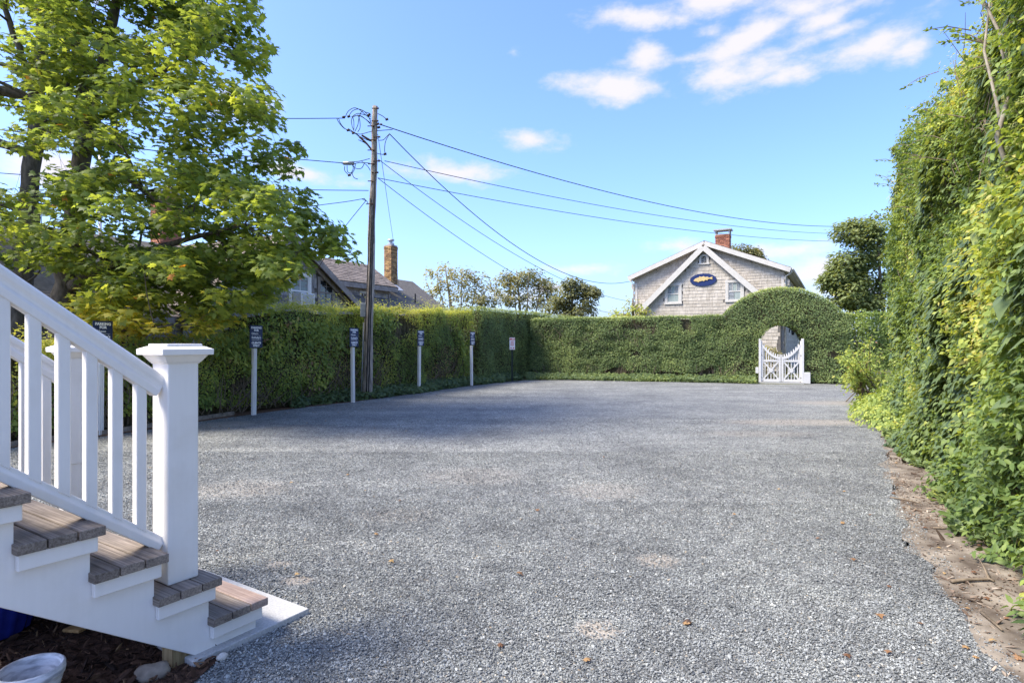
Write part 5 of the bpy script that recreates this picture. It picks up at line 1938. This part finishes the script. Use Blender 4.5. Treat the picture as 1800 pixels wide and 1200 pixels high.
def railing(a0, b, z_top, z_bot, L=2.0):
    """Handrail and bottom rail running up the flight from a0 with balusters between."""
    pitch = RISE / RUN
    dirv = (-SU + UP * pitch).normalized()
    nrm = (SU * pitch + UP).normalized()
    for nm, z, prof in (('handrail', z_top, [(-.03, -.05), (.03, -.05), (.033, -.022), (.024, -.008), (.026, .004), (.034, .016), (.034, .034), (.022, .046), (-.022, .046), (-.034, .034), (-.034, .016), (-.026, .004), (-.024, -.008), (-.033, -.022)]),
                        ('bottom_rail', z_bot, [(-.026, -.032), (.026, -.032), (.028, .0), (.018, .014), (.018, .030), (-.018, .030), (-.018, .014), (-.028, .0)])):
        mb = MB()
        o = S(a0, b, z)
        mb.prism([(x, y) for x, y in prof], o, SV, nrm, dirv * L)
        bevel(mb.build(nm, MAT['white'], stairs), .004, 2)
    k = 0
    t_ = .089
    while t_ < L / math.sqrt(1 + pitch ** 2) - .05:
        mb = MB()
        zt, zb = z_top + t_ * pitch, z_bot + t_ * pitch
        w = .043
        p = []
        for zz, off in ((zb, .022), (zt, -.045)):
            for x, y in ((-1, -1), (1, -1), (1, 1), (-1, 1)):
                p.append(S(a0 - t_ + x * w / 2, b + y * w / 2, zz + off - x * w / 2 * pitch))
        mb.hexa(p)
        bevel(mb.build('baluster', MAT['white'], stairs), .003, 1)
        t_ += .0985


railing(-.378 - .071, -.155, 1.288, .560)
railing(-.30 - .071, -1.40, 1.288, .560)
# support post under the flight
pb = MB(); pc = S(-.40, -.10)
pb.box(Vector((pc.x, pc.y, .10)), .09, .09, .30, SU, SV)
pb.build('support_post', MAT['post_wood'], stairs)

sl = MB()
sl.box(S(-.07, -.70, .012), .64, 1.44, .046, SU, SV)
tag(bevel(sl.build('concrete_slab', MAT['concrete'], None, origin=tuple(S(-.07, -.7))), .006, 2), 'flat pale concrete landing slab under the foot of the steps', 'slab')


# ================================================================== POTS, ROCK
def pot(name, label, c, prof, mat, n=48, wav=0.0):
    mb = MB(); mb.lathe(prof, c, n)
    if wav:
        cx, cy = c[0], c[1]
        for i, (x, y, z) in enumerate(mb.v):
            a = math.atan2(y - cy, x - cx); f = 1 + wav * math.cos(a * 22)
            mb.v[i] = (cx + (x - cx) * f, cy + (y - cy) * f, z)
    return tag(mb.build(name, mat, None, True, origin=tuple(c)), label, 'pot')


pw = pot('plant_pot', 'whitewashed clay pot standing empty on the dark mulch under the steps', Vector((-1.93, 2.36, .012)),
         [(0.0, 0.0), (0.0702, 0.0), (0.0738, 0.0092), (0.1062, 0.138), (0.108, 0.1435), (0.1116, 0.1454), (0.1134, 0.1582), (0.1125, 0.1803), (0.1062, 0.1858), (0.099, 0.1803), (0.0972, 0.1564), (0.0675, 0.0276), (0.0, 0.0258)], MAT['whitewash'])
so = MB(); so.lathe([(0, .092), (.077, .090), (.084, .083)], (-1.93, 2.36, .012), 24)
so.build('potting_soil', MAT['mulch'], None).parent = pw
bpy.data.objects['potting_soil'].location = (-Vector((-1.93, 2.36, .012)))
pot('plant_pot', 'cobalt blue glazed ribbed pot in the shade beneath the steps', Vector((-2.70, 3.0, .01)),
    [(0, 0), (.18, 0), (.20, .02), (.265, .25), (.272, .36), (.262, .40), (.275, .415), (.278, .44), (.25, .445), (.245, .40), (.24, .3), (0, .28)], MAT['blue_glaze'], 88, .022)


def rock(name, label, c, r, sq, mat, seed, ang=0.0, group=None, cat_='rock'):
    bm = bmesh.new()
    bmesh.ops.create_icosphere(bm, subdivisions=3, radius=1)
    for v in bm.verts:
        p = v.co
        f = 1 + .5 * (float(noise(p.x * 1.3 + 9, p.y * 1.3, p.z * 1.3, seed)) - .5) + .14 * (float(noise(p.x * 4 + 9, p.y * 4, p.z * 4, seed + 1)) - .5)
        v.co = Vector((p.x * r * sq[0], p.y * r * sq[1], p.z * r * sq[2])) * f
    me = bpy.data.meshes.new(name); bm.to_mesh(me); bm.free()
    o = link(name, me, mat, None, True)
    o.location = c; o.rotation_euler = (0, 0, ang)
    return tag(o, label, cat_, group)


g = on_ground(270, 1192)
rock('rock', 'smooth tan rock beside the wooden support post under the steps', (g.x, g.y, .03), .058, (1.15, .75, .72), MAT['rock'], 200, .5)
g = on_ground(391, 1160)
rock('pebble', 'pale pebble on the gravel below the toe of the white steps', (g.x, g.y, .018), .025, (1.0, .7, .8), noisy('pale_pebble', (.5, .46, .40), (.66, .62, .55), 20, .8, .2, .003), 210, .9, None, 'pebble')
g = on_ground(1209, 1098)
rock('pebble', 'reddish brown pebble on the gravel right of the near sandy spot', (g.x, g.y, .012), .020, (1.0, .9, .8), MAT['brown_fitting'], 214, .2, None, 'pebble')
cb = MB(); g = on_ground(131, 1116)
cb.box((g.x, g.y, .03), .115, .045, .018, (.95, -.30, .1), (.30, .95, 0), (-.1, 0, 1))
MAT['chip_tan'] = noisy('tan_wood_chip', (.25, .14, .05), (.42, .26, .11), 20, .85, .3, .004, stretch=(1, 8, 1))
tag(bevel(cb.build('wood_chip', MAT['chip_tan'], None, origin=(g.x, g.y, .03)), .006, 2), 'tan wood chip lying on the dark mulch below the stringer', 'wood chip')


# ================================================================== PARKING SIGNS
def text_mesh(body, size, bold=0.0, shear=0.0, space=1.0):
    cu = bpy.data.curves.new('lettering', 'FONT')
    cu.body = body; cu.size = size; cu.align_x = 'CENTER'; cu.align_y = 'CENTER'
    cu.extrude = .0012; cu.offset = bold; cu.shear = shear; cu.space_character = space; cu.resolution_u = 2
    o = bpy.data.objects.new('lettering', cu); COL.objects.link(o)
    dg = bpy.context.evaluated_depsgraph_get(); dg.update()
    me = bpy.data.meshes.new_from_object(o.evaluated_get(dg))
    bpy.data.objects.remove(o); bpy.data.curves.remove(cu)
    me.materials.clear()
    return me


SN = Vector((math.sin(R(117)), math.cos(R(117)), 0))     # faces across the lot


def parking_sign(loc, label):
    t = thing('parking_sign', label, 'sign', loc, 'parking signs on white posts along the left hedge')
    sx = Vector((-SN.y, SN.x, 0))                        # to the right as read
    loc = Vector(loc)
    mb = MB()
    for dx in (-.027, 0, .027):
        mb.box(loc + sx * dx + UP * .68, .022, .072, 1.36, sx, SN)
    mb.box(loc + UP * .68 - SN * .004, .07, .05, 1.36, sx, SN)
    bevel(mb.build('post', MAT['white'], t), .003, 1)
    mb = MB(); c = loc + UP * 1.60 + SN * .05
    mb.box(c, .305, .014, .457, sx, SN)
    pn = bevel(mb.build('sign_panel', MAT['navy'], t), .004, 2)
    mb = MB()
    mb.box(c + SN * .0085 - UP * -.022, .215, .002, .0035, sx, SN)
    mb.box(c + SN * .0085 - UP * .212, .0, .0, .0, sx, SN)
    mb.build('rule_line', MAT['letter'], pn, fix=False)
    M = Matrix(((sx.x, 0, SN.x, 0), (sx.y, 0, SN.y, 0), (sx.z, 1, SN.z, 0), (0, 0, 0, 1)))
    for body, sz, dx, dz, bold, sp_ in (('PARKING', .058, 0, .178, .0030, 1.0), ('FOR', .058, 0, .124, .0030, 1.0), ('Gibson', .056, -.035, .062, .0006, 1.0),
                                    ("Sotheby's", .062, 0, -.022, .0018, .95), ('INTERNATIONAL REALTY', .0185, 0, -.072, .0003, 1.0), ('CLIENTS', .058, 0, -.130, .0030, 1.0), ('ONLY', .058, 0, -.186, .0030, 1.0)):
        key = 'lettering_' + body
        if key not in TEXTS:
            TEXTS[key] = text_mesh(body, sz, bold, 0, sp_)
            TEXTS[key].materials.append(MAT['letter'])
        o = bpy.data.objects.new('lettering', TEXTS[key]); COL.objects.link(o)
        o.parent = pn
        o.matrix_basis = Matrix.Translation(c + sx * dx + UP * dz + SN * .0085) @ M
    bo = MB()
    for dz in (.2, -.212):
        p = c + UP * dz + SN * .008
        bo.tube([p, p + SN * .004], .007, 8)
    bo.build('bolt', MAT['grey_metal'], pn)
    return t


TEXTS = {}
sign_spots = [((-6.62, 9.45, 0), 'navy parking sign partly hidden behind the white stair railing'),
              (on_ground(446, 729), 'navy parking sign on a white post just right of the stair newel post'),
              (on_ground(620.5, 707.5), 'navy parking sign on a white post immediately left of the utility pole'),
              (on_ground(736.5, 689.5), 'navy parking sign on a white post first to the right of the utility pole'),
              (on_ground(829, 677.5), 'farthest navy parking sign, the one next to the small red and white sign')]
for loc, lab in sign_spots:
    t = parking_sign(tuple(loc), lab)
    t.rotation_euler = (R(random.uniform(-.7, .7)), R(random.uniform(-.9, .9)), R(random.uniform(-3, 3)))

# red and white towing sign on a thin green post
loc = on_ground(900, 669.5); loc.y -= .1
tdir = Vector((-loc.x, -loc.y, 0)); tdir = (Vector((.35, -1, 0))).normalized(); tx = Vector((-tdir.y, tdir.x, 0))
t = thing('towing_sign', 'small red and white notice on a thin dark green post in the hedge corner', 'sign', loc)
mb = MB(); mb.box(loc + UP * .80, .05, .012, 1.62, tx, tdir)
for dx in (-.028, .028):
    mb.box(loc + UP * .80 + tx * dx + tdir * .012, .008, .03, 1.62, tx, tdir)
mb.build('post', MAT['green_post'], t)
c = loc + UP * 1.42 + tdir * .03
mb = MB(); mb.box(c, .215, .006, .46, tx, tdir)
pn = mb.build('sign_panel', MAT['sign_white'], t)
mb = MB()
for z, w, h, dx in ((.165, .19, .055, .0), (.10, .17, .006, 0), (.075, .11, .010, 0), (.05, .15, .010, 0), (.025, .12, .010, 0), (-.005, .15, .010, 0), (-.03, .13, .010, 0), (-.055, .15, .010, 0), (-.085, .12, .008, 0), (-.22, .19, .004, 0), (.222, .19, .004, 0)):
    mb.box(c + tdir * .004 + UP * z + tx * dx, w, .003, h, tx, tdir)
for sg_ in (-1, 1):
    mb.prism([(sg_ * .085, -.165), (sg_ * .05, -.135), (sg_ * .05, -.15), (sg_ * .02, -.15), (sg_ * .02, -.18), (sg_ * .05, -.18), (sg_ * .05, -.195)], c + tdir * .0035, tx, UP, tdir * .002)
mb.build('print', MAT['red'], pn)
mb = MB(); mb.box(c + tdir * .0062 + UP * .165 + tx * .03, .10, .0012, .018, tx, tdir); mb.build('print', MAT['sign_white'], pn)


# ================================================================== UTILITY POLE AND WIRES
PB = on_ground(645, 700.5); PD = PB.y
ptop = at(660, 187, PD)
t_pole = thing('utility_pole', 'tall weathered wooden utility pole at the edge of the left hedge', 'utility pole', PB)


def on_pole(py, dx=0.0, dy=-.09):
    f = (700.5 - py) / (700.5 - 187)
    p = PB.lerp(ptop, f)
    return p + Vector((dx, dy, 0))


mb = MB()
k = 26
mb.tube([PB.lerp(ptop, i / k) + Vector((.012 * math.sin(i * .7), 0, 0)) - UP * (.1 if i == 0 else 0) for i in range(k + 1)], [.132 - .062 * (i / k) ** .8 + .005 * math.sin(i * 1.9) for i in range(k + 1)], 18)
mb.build('shaft', MAT['pole'], t_pole, True)
mb = MB()
mb.box(on_pole(545, -.15, -.02), .15, .14, .36)
bx_ = bevel(mb.build('meter_box', MAT['grey_metal'], t_pole), .015, 2)
mb = MB(); mb.tube([on_pole(560, -.14, -.02) - UP * .1, on_pole(640, -.13, -.06), on_pole(690, -.13, -.08)], .02, 6); mb.build('conduit', MAT['grey_metal'], t_pole, True)
mb = MB()
for dx, y0, y1, r in ((.08, 305, 690, .016), (.02, 380, 690, .013), (-.06, 350, 600, .012), (.105, 230, 430, .008)):
    mb.tube([on_pole(y0 + (y1 - y0) * i / 6, dx * (.62 + .06 * i), -.10 - .01 * i) for i in range(7)], r, 5)
mb.build('riser_cable', MAT['cable'], t_pole, True)
# brackets, bolts, insulators
mb = MB()
for py, dx in ((193, .0), (215, -.0), (221, .10), (224, -.10), (243, .06), (248, -.04), (266, -.08), (305, .04), (320, -.05), (285, .07), (290, -.06), (360, -.08)):
    mb.tube([on_pole(py, dx - .07, -.09), on_pole(py, dx + .07, -.09)], .013, 6)
    mb.tube([on_pole(py, dx + .06, -.09), on_pole(py, dx + .11, -.09)], .024, 8)
mb.build('bracket', MAT['brown_fitting'], t_pole)


def px_tube(mb, pts, r, n=5, smooth=5):
    """Tube through points measured in the photograph around the pole (depth about the pole's)."""
    P = [at(x, y, PD + d) for x, y, d in pts]
    out = []
    for i in range(len(P) - 1):
        p0, p1, p2, p3 = P[max(i - 1, 0)], P[i], P[i + 1], P[min(i + 2, len(P) - 1)]
        for q in range(smooth):
            f = q / smooth
            out.append(.5 * ((2 * p1) + (p2 - p0) * f + (2 * p0 - 5 * p1 + 4 * p2 - p3) * f * f + (3 * p1 - p0 - 3 * p2 + p3) * f ** 3))
    out.append(P[-1])
    mb.tube(out, r, n)


mb = MB()
LOOPS = [[(607, 206, 0), (612, 196, -.1), (622, 190, -.15), (632, 193, -.1), (640, 200, 0), (652, 210, 0)],
         [(613, 204, 0), (620, 195, .1), (630, 192, .1), (640, 196, .05), (648, 206, 0), (653, 218, 0)],
         [(618, 206, 0), (628, 200, -.1), (640, 202, 0), (652, 206, 0)],
         [(620, 206, 0), (632, 203, .1), (645, 212, .05), (654, 222, 0)],
         [(622, 230, 0), (619, 222, .1), (618, 210, .1), (624, 204, .1), (632, 204, 0), (640, 208, 0), (651, 216, 0)],
         [(624, 231, 0), (629, 220, -.1), (631, 208, -.1), (636, 196, -.15), (644, 198, -.1), (651, 200, 0)],
         [(629, 232, 0), (633, 224, .1), (632, 210, .12), (628, 202, .1)],
         [(622, 228, .05), (622, 214, .15), (620, 206, .1)],
         [(595, 208, 0), (599, 218, 0), (606, 226, 0), (613, 230, 0), (622, 233, 0), (636, 242, 0), (650, 248, 0)],
         [(592, 208, 0), (596, 216, .1), (604, 225, .1), (612, 229, .05), (626, 236, 0), (640, 250, 0), (654, 262, 0)],
         [(630, 246, 0), (642, 252, 0), (652, 262, 0), (664, 270, 0), (676, 272, 0)],
         [(666, 247, -.1), (674, 246, -.1), (680, 240, -.1), (685, 235, -.1)], [(685, 235, -.1), (678, 248, -.15), (676, 262, -.15), (677, 271, -.1)],
         [(664, 200, -.1), (672, 204, -.1), (680, 210, -.15)],
         [(612, 226, .1), (630, 236, .1), (650, 232, .0), (665, 230, 0), (690, 228, .2)],
         [(604, 288, 0), (612, 285, 0), (630, 284, 0), (650, 279, 0)], [(600, 287, 0), (615, 290, .05), (632, 286, 0), (650, 287, 0)],
         [(606, 292, 0), (606, 300, .05), (612, 307, .05), (615, 309, 0)], [(610, 291, 0), (611, 302, -.05), (617, 304, 0), (621, 296, 0), (619, 289, 0)],
         [(620, 290, 0), (625, 296, .05), (635, 296, .05), (640, 288, 0)], [(618, 302, 0), (622, 312, 0), (629, 315, 0)], [(636, 284, 0), (646, 292, -.05), (651, 300, 0)],
         [(625, 288, 0), (622, 300, .05), (615, 308, .05)],
         [(640, 349, 0), (645, 354, 0), (647, 358, 0)], [(643, 353, 0), (639, 351, 0), (636, 350, 0)]]
for lp_ in LOOPS:
    px_tube(mb, lp_, .0095)
mb.build('cable_loop', MAT['cable'], t_pole, True)
mb = MB()
for pts in ([(636, 238, 0), (646, 244, 0), (655, 249, 0)], [(632, 241, 0), (644, 252, 0), (655, 266, 0)], [(655, 249, 0), (661, 246, 0)]):
    px_tube(mb, pts, .026, 6)
for x, y in ((604, 206), (613, 205), (612, 229), (621, 234), (649, 202), (664, 218), (666, 224), (677, 271), (614, 308), (680, 210), (661, 243), (658, 268)):
    p = at(x, y, PD - .02)
    mb.tube([p - Vector((.035, 0, .01)), p + Vector((.035, 0, .01))], .03, 7)
mb.build('connector', MAT['brown_fitting'], t_pole, True)
mb = MB()
p = at(613, 287, PD)
mb.tube([p - Vector((.14, 0, 0)), p + Vector((.14, 0, .0))], .05, 8)
mb.build('splice_case', MAT['grey_metal'], t_pole, True)


def wire(label, pts, r=.011, n=5, sag=None, grp='overhead wires'):
    """Wire through measured points (px, py, depth); with sag: two ends only."""
    P = [at(*q) for q in pts]
    out = []
    if len(P) == 2:
        k = 28
        for i in range(k + 1):
            f = i / k
            out.append(P[0].lerp(P[1], f) - UP * (sag or 0) * 4 * f * (1 - f))
    else:
        for i in range(len(P) - 1):
            p0, p1, p2, p3 = P[max(i - 1, 0)], P[i], P[i + 1], P[min(i + 2, len(P) - 1)]
            for q in range(8):
                f = q / 8
                out.append(.5 * ((2 * p1) + (p2 - p0) * f + (2 * p0 - 5 * p1 + 4 * p2 - p3) * f * f + (3 * p1 - p0 - 3 * p2 + p3) * f ** 3))
        out.append(P[-1])
    mb = MB(); o = out[0]
    mb.tube(out, r * .8, n)
    return tag(mb.build('overhead_wire', MAT['cable'], None, True, origin=tuple(o)), label, 'wire', grp)


# to the right, towards the pole beyond the tall ivy hedge
wire('uppermost dark wire from the pole sagging right to the tree behind the ivy hedge', [(668, 219, PD), (1530, 396, 34)], .017, sag=.9)
wire('middle of the three long wires running from the pole to the right hand tree', [(676, 283, PD), (1530, 411, 34)], .012, sag=.55)
wire('lowest of the three long wires running from the pole to the right hand tree', [(664, 313, PD), (1530, 424, 34)], .012, sag=.50)
wire('thick service wire dropping from the pole to the left eave of the cream house', [(685, 236, PD), (1116, 492, 31.2)], .016, sag=1.45)
wire('upper of two thin wires crossing the tan trees to the base of the cream house', [(665, 280, PD), (1118, 531, 31.2)], .011, sag=.75)
wire('lower of two thin wires crossing the tan trees towards the yellowing bush', [(664, 313, PD), (1090, 552, 33)], .011, sag=.75)
# to the left through the maple
wire('upper wire from the pole going left into the top of the maple', [(606, 208, PD), (470, 208, 14), (300, 200, 12.4), (150, 196, 11.6), (-60, 180, 10.5)], .013)
wire('splice wire from the pole going left into the middle of the maple', [(606, 287, PD), (480, 277, 14), (300, 268, 12.4), (100, 240, 11), (-60, 222, 10.2)], .013)
wire('level wire from the pole going left behind the lower maple branches', [(648, 335, PD), (480, 332, 15), (200, 318, 14.2), (-60, 300, 13.5)], .012)
wire('wire leaving the pole leftwards and slightly down into the maple', [(641, 349, PD), (590, 357, 15), (480, 368, 15), (300, 372, 16)], .011)
wire('short guy wire slanting from the pole down behind the maple tip', [(643, 353, PD), (598, 410, 16.4), (560, 470, 17.6)], .011)
wire('slender wire hanging from the pole top down to the ochre chimney', [(664, 236, PD), (672, 290, 18), (682, 360, 22), (693, 434, 27)], .010)
wire('thin lightning wire running down beside the ochre chimney to the roof', [(693, 432, 27), (697, 470, 27), (701, 503, 27)], .009)


# ================================================================== GATE
gd = Vector((_bd[0], _bd[1], 0)); gn = Vector((gd.y, -gd.x, 0))                     # gn faces the lot
GC = Vector((9.74, 21.25, 0)) + gn * .02
gate = thing('garden_gate', 'white double garden gate with dipping picket tops under the hedge arch', 'gate', GC)


def Gp(x, z, o=0.0):
    return GC + gd * (x * .94 - .02) + gn * o + UP * z


for sgn in (-1, 1):
    mb = MB()
    mb.box(Gp(sgn * .745, .80), .085, .10, 1.6, gd, gn)
    if sgn > 0:
        mb.box(Gp(.90, .20, -.02), .20, .16, .40, gd, gn)
    else:
        mb.box(Gp(-.85, .45, -.02), .10, .10, .22, gd, gn)
    bevel(mb.build('gate_post', MAT['gate_white'], gate), .006, 1)
    lf = MB()
    x0, x1 = (.70, .012)
    curve_z = lambda x: .90 + .52 * (abs(x) / .70) ** 2.1
    for x in (x0 - .035, x1 + .035):
        lf.box(Gp(sgn * x, (.06 + curve_z(x) - .03) / 2), .07, .04, curve_z(x) - .09, gd, gn)
    for z, h in ((.095, .09), (.80, .07)):
        lf.box(Gp(sgn * (x0 + x1) / 2, z, .001), x0 - x1 - .14, .038, h, gd, gn)
    k = 14
    for i in range(k):
        a, b = x1 + (x0 - x1) * i / k, x1 + (x0 - x1) * (i + 1) / k
        p = []
        for oo in (-.022, .024):
            p += [Gp(sgn * a, curve_z(a) - .05, oo), Gp(sgn * b, curve_z(b) - .05, oo), Gp(sgn * b, curve_z(b) + .045, oo), Gp(sgn * a, curve_z(a) + .045, oo)]
        lf.hexa(p)
    leaf = lf.build('gate_leaf', MAT['gate_white'], gate)
    for i in range(9):
        x = x1 + .02 + (x0 - x1 - .04) * i / 8
        mb = MB(); mb.box(Gp(sgn * x, (.80 + curve_z(x) + .13) / 2, -.032), .034, .018, curve_z(x) + .13 - .80, gd, gn)
        mb.build('picket', MAT['gate_white'], leaf)
    cx = (x0 + x1) / 2
    for i in range(5):
        x = x1 + .13 + (x0 - x1 - .26) * i / 4
        mb = MB(); mb.box(Gp(sgn * x, .45, -.012), .028, .014, .64, gd, gn)
        mb.build('slat', MAT['gate_white'], leaf)
    for d_ in (-1, 1):
        mb = MB(); mb.bar(Gp(sgn * cx - d_ * .26, .145, .006 + d_ * .004), Gp(sgn * cx + d_ * .26, .765, .006 + d_ * .004), .05, .014, gn)
        mb.build('brace', MAT['gate_white'], leaf)
    mb = MB(); mb.box(Gp(sgn * cx, .455, .018), .13, .012, .13, (gd + UP).normalized(), gn, (UP - gd).normalized())
    mb.build('rosette', MAT['gate_white'], leaf)
    hg = MB()
    for z in (.2, 1.0):
        hg.box(Gp(sgn * .705, z, .03), .06, .012, .04, gd, gn)
    hg.build('hinge', MAT['iron'], leaf)
sl = MB(); sl.box(Gp(0, .012, -.02), 1.5, .22, .05, gd, gn)
tag(sl.build('threshold_slab', MAT['concrete'], None, origin=tuple(GC)), 'thin pale sill at ground level under the white gate', 'sill')


# ================================================================== EDGING, TWIGS, LEAVES
e = MB()
ep = [on_ground(*q) for q in [(-60, 800), (60, 779), (200, 762), (310, 745), (415, 729)]]
for i in range(len(ep) - 1):
    a, b = ep[i] - Vector((.05, 0, 0)), ep[i + 1] - Vector((.05, 0, 0))
    e.bar(a.lerp(b, .004) + UP * .03, b.lerp(a, .004) + UP * .03, .05, .09, UP)
tag(e.build('timber_edging', MAT['rock'], None, origin=tuple(ep[0])), 'low weathered timber edging along the foot of the left hedge behind the steps', 'edging')

twigs = [([(1672, 1026), (1700, 1024), (1738, 1022), (1748, 1026)], .013, 'forked bare stick on the soil below the ivy hedge'),
         ([(1725, 1080), (1752, 1103), (1762, 1112)], .009, 'short pale stick on the soil strip nearest the bottom of the ivy hedge'),
         ([(1565, 876), (1600, 882), (1622, 888)], .008, 'thin stick lying where the gravel meets the soil'),
         ([(1640, 930), (1685, 932), (1700, 925)], .008, 'slim stick on the soil just under the ivy leaves')]
for pts, r, lab in twigs:
    mb = MB(); P = [on_ground(*q) + UP * (r + .006) for q in pts]
    mb.tube(P, [r * (1 - .5 * i / (len(P) - 1)) for i in range(len(P))], 6)
    if 'forked' in lab:
        mb.tube([P[2], P[2] + Vector((.07, .12, .02)), P[2] + Vector((.10, .2, .05))], [r * .7, r * .5, r * .3], 5)
    tag(mb.build('stick', MAT['twig'], None, True, origin=tuple(P[0])), lab, 'stick', 'sticks on the soil strip')

spots = [(1485, 1156, 0), (610, 834, 1), (382, 974, 1), (448, 738, 0)]
fl = []
for px, py in [(381, 972), (610, 834), (512, 850), (368, 748), (404, 752), (478, 736), (490, 733), (540, 742), (553, 742), (570, 741), (617, 733), (625, 718), (597, 722), (660, 752), (668, 716), (676, 718), (703, 716), (700, 748), (716, 757), (776, 714), (787, 741), (597, 725),
               (885, 735), (640, 862), (705, 880), (945, 897), (1205, 1098), (915, 1010), (688, 990), (660, 940), (1035, 1162), (880, 1140), (1370, 860), (1440, 950), (1485, 865), (1530, 905), (1500, 985), (1565, 1035), (1545, 1085), (1620, 1098), (1482, 920), (1568, 868), (1590, 880), (1700, 1140), (1715, 1160),
               (250, 830), (262, 825), (520, 1010), (340, 760), (1420, 812), (1180, 780), (1060, 806), (950, 760), (1290, 905), (1560, 1150), (1490, 1155)]:
    fl.append(on_ground(px + random.uniform(-3, 3), py + random.uniform(-2, 2)))
for _ in range(40):
    q = random.uniform(9, 19); fl.append(Vector((-10.2 + .468 * (q - 2.3) + random.uniform(.2, 1.6), q, 0)))
for px, py in [(1600, 905), (1625, 930), (1650, 965), (1690, 985), (1712, 1008), (1660, 1010), (1735, 1055), (1700, 1072), (1770, 1090), (1745, 1130), (1790, 1160), (1590, 850), (1575, 815), (1565, 795), (1640, 900), (1720, 960)]:
    fl.append(on_ground(px, py) + UP * .006)
tv, tf = MAPLE
lm_ = []
for i in range(5):
    me = bpy.data.meshes.new('fallen_leaf')
    me.from_pydata([(x, y - .4, z * 2.2 + .10 + .25 * (x * x) * (i % 3) + .2 * (y - .4) ** 2 * (i % 2)) for x, y, z in tv], [], tf)
    a = me.attributes.new('tint', 'FLOAT', 'POINT'); a.data.foreach_set('value', [(i + .3) / 5] * len(tv))
    me.materials.append(MAT['fallen']); lm_.append(me)
for p in fl:
    o = bpy.data.objects.new('fallen_leaf', random.choice(lm_)); COL.objects.link(o)
    o.location = (p.x, p.y, .010); o.rotation_euler = (random.gauss(0, .15), random.gauss(0, .15), random.uniform(0, 6.28))
    s_ = random.uniform(.024, .05); o.scale = (s_ * random.uniform(.6, 1), s_, s_)
    tag(o, 'small dry brown maple leaf lying loose on the ground', 'fallen leaf', 'fallen leaves scattered over the ground')
